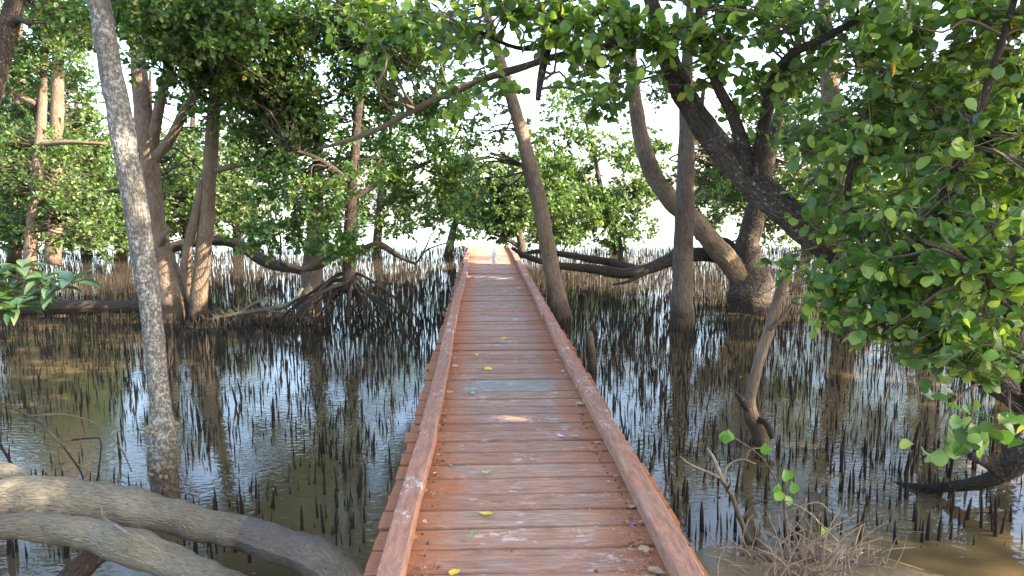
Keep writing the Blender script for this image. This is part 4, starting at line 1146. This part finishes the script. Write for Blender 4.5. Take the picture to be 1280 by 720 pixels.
# heap of dry twigs
mb = MB()
for k in range(270):
    c = on_z(min(max(kr.gauss(1000, 46), 900), 1110), kr.uniform(695, 760), WATER_Z + .03)
    a = kr.gauss(math.pi / 2, .95); Lg = .08 + .34 * kr.random() ** 1.6
    d = Vector((math.cos(a), kr.gauss(0, .4), abs(math.sin(a)))) * Lg
    bend = Vector((kr.gauss(0, .08), kr.gauss(0, .08), -kr.random() * .10))
    mb.tube([(c - Vector((0, 0, .06)), .005), (c + d * .55, .004), (c + d + bend, .002)], 4, 3, cap=False)
for q in ([(985, 660, 4.5, 2), (1040, 690, 4.4, 3), (1100, 705, 4.3, 3), (1150, 720, 4.2, 3)], [(980, 625, 4.5, 2), (1010, 640, 4.5, 2), (1050, 680, 4.4, 2)], [(1000, 690, 4.4, 3), (1040, 660, 4.4, 2), (1052, 640, 4.4, 2)], [(960, 700, 4.4, 3), (1000, 650, 4.4, 2), (1008, 622, 4.4, 2)], [(980, 640, 4.5, 2), (1020, 628, 4.5, 2), (1038, 640, 4.5, 1.5)]):
    mb.tube(px_limb(q), 4, 4, cap=False)
o = mb.build("dry_twigs", M['dry'], None, on_z(1000, 715, WATER_Z)); tag(o, "heap of dry brown twigs on the mud bank at the bottom right of the boardwalk", "twigs", kind='stuff')

V = []; Fc = []
fr = random.Random(33)
for k in range(1500):
    x, y_ = fr.uniform(-5.5, 6.5), fr.uniform(4.2, 11)
    if -0.5 < x < 0.95 or noise.noise(Vector((x * .8, y_ * .8, 4.4))) < 0.12: continue
    s_ = fr.uniform(.005, .02) * (1.7 if fr.random() < .12 else 1); a = fr.uniform(0, 2 * math.pi); c, sn = math.cos(a) * s_, math.sin(a) * s_
    b0 = len(V); z = WATER_Z + .004
    V += [(x - c, y_ - sn, z), (x + sn * .5, y_ - c * .5, z + fr.uniform(0, .006)), (x + c, y_ + sn, z + fr.uniform(0, .004)), (x - sn * .5, y_ + c * .5, z + fr.uniform(0, .006))]
    Fc += [(b0, b0 + 1, b0 + 2), (b0, b0 + 2, b0 + 3)]
o = link_mesh("floating_debris", np_mesh("floating_debris", V, Fc, M['crumb'], smooth=False))
tag(o, "small floating leaf bits scattered on the muddy water on both sides", "debris", kind='stuff')

# ------------------------------------------------------------------ breathing roots
def spike(seed, sides, h=1.0):
    r_ = random.Random(seed)
    prof = [(0.0, 1.0), (0.35, 0.92), (0.7, 0.72), (0.92, 0.42), (1.0, 0.1)] if sides > 4 else [(0.0, 1.0), (0.6, 0.8), (1.0, 0.12)]
    V = []; Fc = []
    bx, by = r_.gauss(0, .06), r_.gauss(0, .06)
    for (z, r) in prof:
        for k in range(sides):
            a = 2 * math.pi * k / sides
            rr_ = r * (1 + r_.uniform(-.15, .15))
            V.append((math.cos(a) * rr_, math.sin(a) * rr_, z, z * z))
    V2 = [(x, y_, z) for x, y_, z, q in V]
    bend = [(bx * q, by * q) for x, y_, z, q in V]
    for i in range(len(prof) - 1):
        for k in range(sides):
            Fc.append((i * sides + k, i * sides + (k + 1) % sides, (i + 1) * sides + (k + 1) % sides, (i + 1) * sides + k))
    return np.array(V2), np.array(bend), np.array(Fc)


N = 172000
X = RNG.uniform(-23, 28, N); Yq = RNG.uniform(4.4, 31, N)
dens = np.zeros(N)
for i in range(N):
    x, y_ = X[i], Yq[i]
    cl = 0.6 * noise.noise(Vector((x * 0.9, y_ * 0.7, 3.3))) + 0.7 * noise.noise(Vector((x * 2.6, y_ * 2.2, 8.1)))
    if y_ < 7.5: d = (0.34 if x < 0 else 0.66) + 0.9 * cl
    elif y_ < 10: d = (0.48 if x < 0 else 0.75) + 0.6 * cl
    elif y_ < 17: d = 0.70 + 0.6 * cl
    else: d = 0.70 - 0.034 * (y_ - 17) + 0.5 * cl
    dens[i] = d
keep = RNG.uniform(0, 1, N) < dens
keep &= ~((X > -0.52) & (X < 0.95) & (Yq < WALK_END))
pxx, pyy, dp = project(np.stack([X, Yq, np.full(N, WATER_Z)], 1))
keep &= (pxx > -260) & (pxx < 1560) & (pyy < 740)
X = X[keep]; Yq = Yq[keep]; pxx = pxx[keep]; pyy = pyy[keep]
n = len(X)
H = (0.02 + 0.165 * RNG.uniform(0, 1, n) ** 1.3) * np.where(Yq > 10, 1.25, 0.95) + np.where(RNG.uniform(0, 1, n) < .1, .08, 0)
Rr = RNG.uniform(0.005, 0.012, n) * np.where(Yq < 9, 1.0, 1.2)
inside = (pxx > 6) & (pxx < 1274) & (pyy < 712)
vis = np.where(inside, -(H / Yq), 1.0)
top = np.argsort(vis)[:290]
ind = np.zeros(n, dtype=bool); ind[top] = True
SP = []
for s in range(8):
    v, b_, f_ = spike(s, 7)
    v = v.copy(); v[:, :2] = v[:, :2] * 0.062 + b_ * 0.55
    v = np.concatenate([v]);
    SP.append(np_mesh("breathing_root", v, f_, M['bark_root']))
rb = random.Random(2)
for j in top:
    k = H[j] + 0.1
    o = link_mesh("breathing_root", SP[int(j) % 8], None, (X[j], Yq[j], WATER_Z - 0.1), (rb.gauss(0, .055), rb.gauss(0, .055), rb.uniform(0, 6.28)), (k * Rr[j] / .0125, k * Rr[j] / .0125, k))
    px1, py1 = pxx[j], pyy[j]
    if px1 < 620:
        w = ("left of the pale grey trunk" if px1 < 200 else "between the pale grey trunk and the boardwalk")
    elif px1 < 935:
        w = "between the right kerb rail and the broken trunk"
    elif py1 > 590:
        w = "nearer than the dipping limb at bottom right"
    else:
        w = "beyond the dipping limb and broken trunk"
    tag(o, "dark breathing root among the nearest " + w, "breathing root", "nearest breathing roots " + w)
rest = np.where(~ind)[0]
v, b_, f_ = spike(99, 4)
m_ = len(rest); k_ = len(v)
tilt = RNG.normal(scale=.07, size=(m_, 2))
VV = np.zeros((m_, k_, 3))
hh_ = H[rest] + .1
VV[:, :, 0] = X[rest][:, None] + v[None, :, 0] * Rr[rest][:, None] + v[None, :, 2] * (tilt[:, 0] * hh_)[:, None]
VV[:, :, 1] = Yq[rest][:, None] + v[None, :, 1] * Rr[rest][:, None] + v[None, :, 2] * (tilt[:, 1] * hh_)[:, None]
VV[:, :, 2] = WATER_Z - .1 + v[None, :, 2] * hh_[:, None]
Fi = f_[None] + (np.arange(m_) * k_)[:, None, None]
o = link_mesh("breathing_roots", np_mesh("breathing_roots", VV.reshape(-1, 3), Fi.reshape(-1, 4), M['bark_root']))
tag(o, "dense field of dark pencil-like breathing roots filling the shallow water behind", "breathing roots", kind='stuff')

# ------------------------------------------------------------------ fallen leaves and scraps on the boardwalk
def litter_mesh(kind, m, seed):
    tv, tf = TPL['round' if kind == 'round' else 'long']
    r_ = random.Random(seed)
    v = tv.copy(); v[:, 0] -= .5
    v[:, 1] *= {'round': .75, 'long': .42, 'scrap': .6}[kind]
    v[:, 2] = v[:, 2] * 0.6 + 0.10 + 0.05 * np.array([noise.noise(Vector((a * 3, b * 4, seed))) for a, b, _ in tv]) + 0.9 * (v[:, 0] * r_.uniform(-.2, 1)) ** 2 + 0.5 * (v[:, 1] * r_.uniform(0, 1)) ** 2
    v[:, 1] *= 1 + 0.25 * np.array([noise.noise(Vector((a * 4, b * 2, seed + 40))) for a, b, _ in tv])
    v[:, 2] -= v[:, 2].min()
    return np_mesh("fallen_leaf", v, tf, m)


LIT = [
    (607, 645, 'round', 'yellow', .075, "large yellow leaf lying mid-deck on a red plank near the bottom"),
    (592, 668, 'long', 'green', .055, "small dark green leaf lying just below the large yellow leaf"),
    (628, 669, 'long', 'tan', .05, "small tan leaf right of the dark green leaf, by a grey plank edge"),
    (608, 592, 'round', 'palegreen', .075, "pale green flattened leaf beside a dark round stain on the deck"),
    (563, 583, 'long', 'green', .05, "thin green leaf near the left kerb on the grey plank"),
    (514, 674, 'round', 'orange', .06, "curled orange leaf against the left kerb near the bottom"),
    (529, 615, 'round', 'orange', .06, "orange-brown leaf against the left kerb in a dust pile"),
    (534, 595, 'long', 'tan', .05, "narrow tan leaf against the left kerb above the dust pile"),
    (539, 568, 'long', 'tan', .06, "pale tan leaf at the left kerb level with the thin green leaf"),
    (548, 533, 'long', 'tan', .065, "tan leaf at the left kerb, third of four in a row"),
    (553, 519, 'round', 'tan', .07, "pale round leaf at the left kerb, second of four in a row"),
    (553, 502, 'long', 'tan', .065, "buff leaf at the left kerb, topmost of four in a row"),
    (551, 511, 'long', 'brown', .06, "dark curled leaf at the left kerb between two tan leaves"),
    (562, 491, 'round', 'tan', .075, "broken tan leaf a little out from the left kerb, mid-deck"),
    (590, 493, 'round', 'palegreen', .07, "greenish yellow leaf on a brown plank in the deck's middle"),
    (569, 459, 'round', 'tan', .075, "flat tan leaf close to the left kerb on a pale plank"),
    (611, 462, 'round', 'yellow', .085, "dull yellow leaf lying in the middle of the pale plank"),
    (596, 444, 'long', 'yellow', .075, "small yellow leaf on the plank behind the pale plank"),
    (631, 424, 'round', 'yellow', .085, "bright yellow leaf near the deck's centre line further out"),
    (648, 361, 'round', 'yellow', .11, "tiny bright yellow leaf near the right kerb far along the deck"),
    (575, 380, 'round', 'brown', .10, "dark brown leaf near the left kerb far along the deck"),
    (703, 465, 'long', 'lilac', .07, "narrow lilac scrap beside the right kerb"),
    (702, 547, 'round', 'lilac', .065, "lilac petal-like scrap right of the deck's middle"),
    (719, 547, 'round', 'tan', .05, "tan leaf just right of the lilac petal-like scrap"),
    (747, 554, 'long', 'tan', .06, "buff leaf against the right kerb beside a dust streak"),
    (724, 506, 'round', 'tan', .07, "crumpled tan leaf against the right kerb, mid-deck"),
    (696, 451, 'long', 'tan', .07, "small tan leaf against the right kerb above the lilac scrap"),
    (770, 597, 'long', 'tan', .065, "light brown leaf against the right kerb, lower half"),
    (777, 605, 'long', 'brown', .06, "dark brown leaf touching the light brown one at the right kerb"),
    (789, 635, 'round', 'tan', .055, "tan leaf at the right kerb above the violet scrap"),
    (791, 656, 'round', 'violet', .035, "tiny violet scrap near the right kerb"),
    (801, 654, 'long', 'tan', .04, "little tan leaf right of the violet scrap"),
    (804, 688, 'round', 'tan', .07, "pale pinkish leaf near the right kerb on the dusty plank"),
    (821, 716, 'round', 'tan', .08, "pale leaf at the very bottom beside the right kerb"),
    (569, 717, 'round', 'yellow', .06, "yellow leaf cut by the bottom edge near the left kerb"),
    (745, 716, 'long', 'brown', .05, "dark curled leaf at the bottom right of centre on the deck"),
    (640, 690, 'long', 'brown', .035, "speck-like brown leaf bit below the tan leaf at mid-deck"),
]
lr = random.Random(17)
for i, (px_, py_, kd, mk, s_, lab) in enumerate(LIT):
    p = on_z(px_, py_, 0.0)
    me = litter_mesh(kd, M[mk], i)
    nm = "plastic_scrap" if mk in ('lilac', 'violet') else "fallen_leaf"
    o = link_mesh(nm, me, None, (p.x, p.y, 0.006), (lr.gauss(0, .08), lr.gauss(0, .08), lr.uniform(0, 6.28)), (s_ * 0.95,) * 3)
    tag(o, lab, "scrap" if mk in ('lilac', 'violet') else "leaf", "scraps on the boardwalk" if mk in ('lilac', 'violet') else "fallen leaves on the boardwalk")
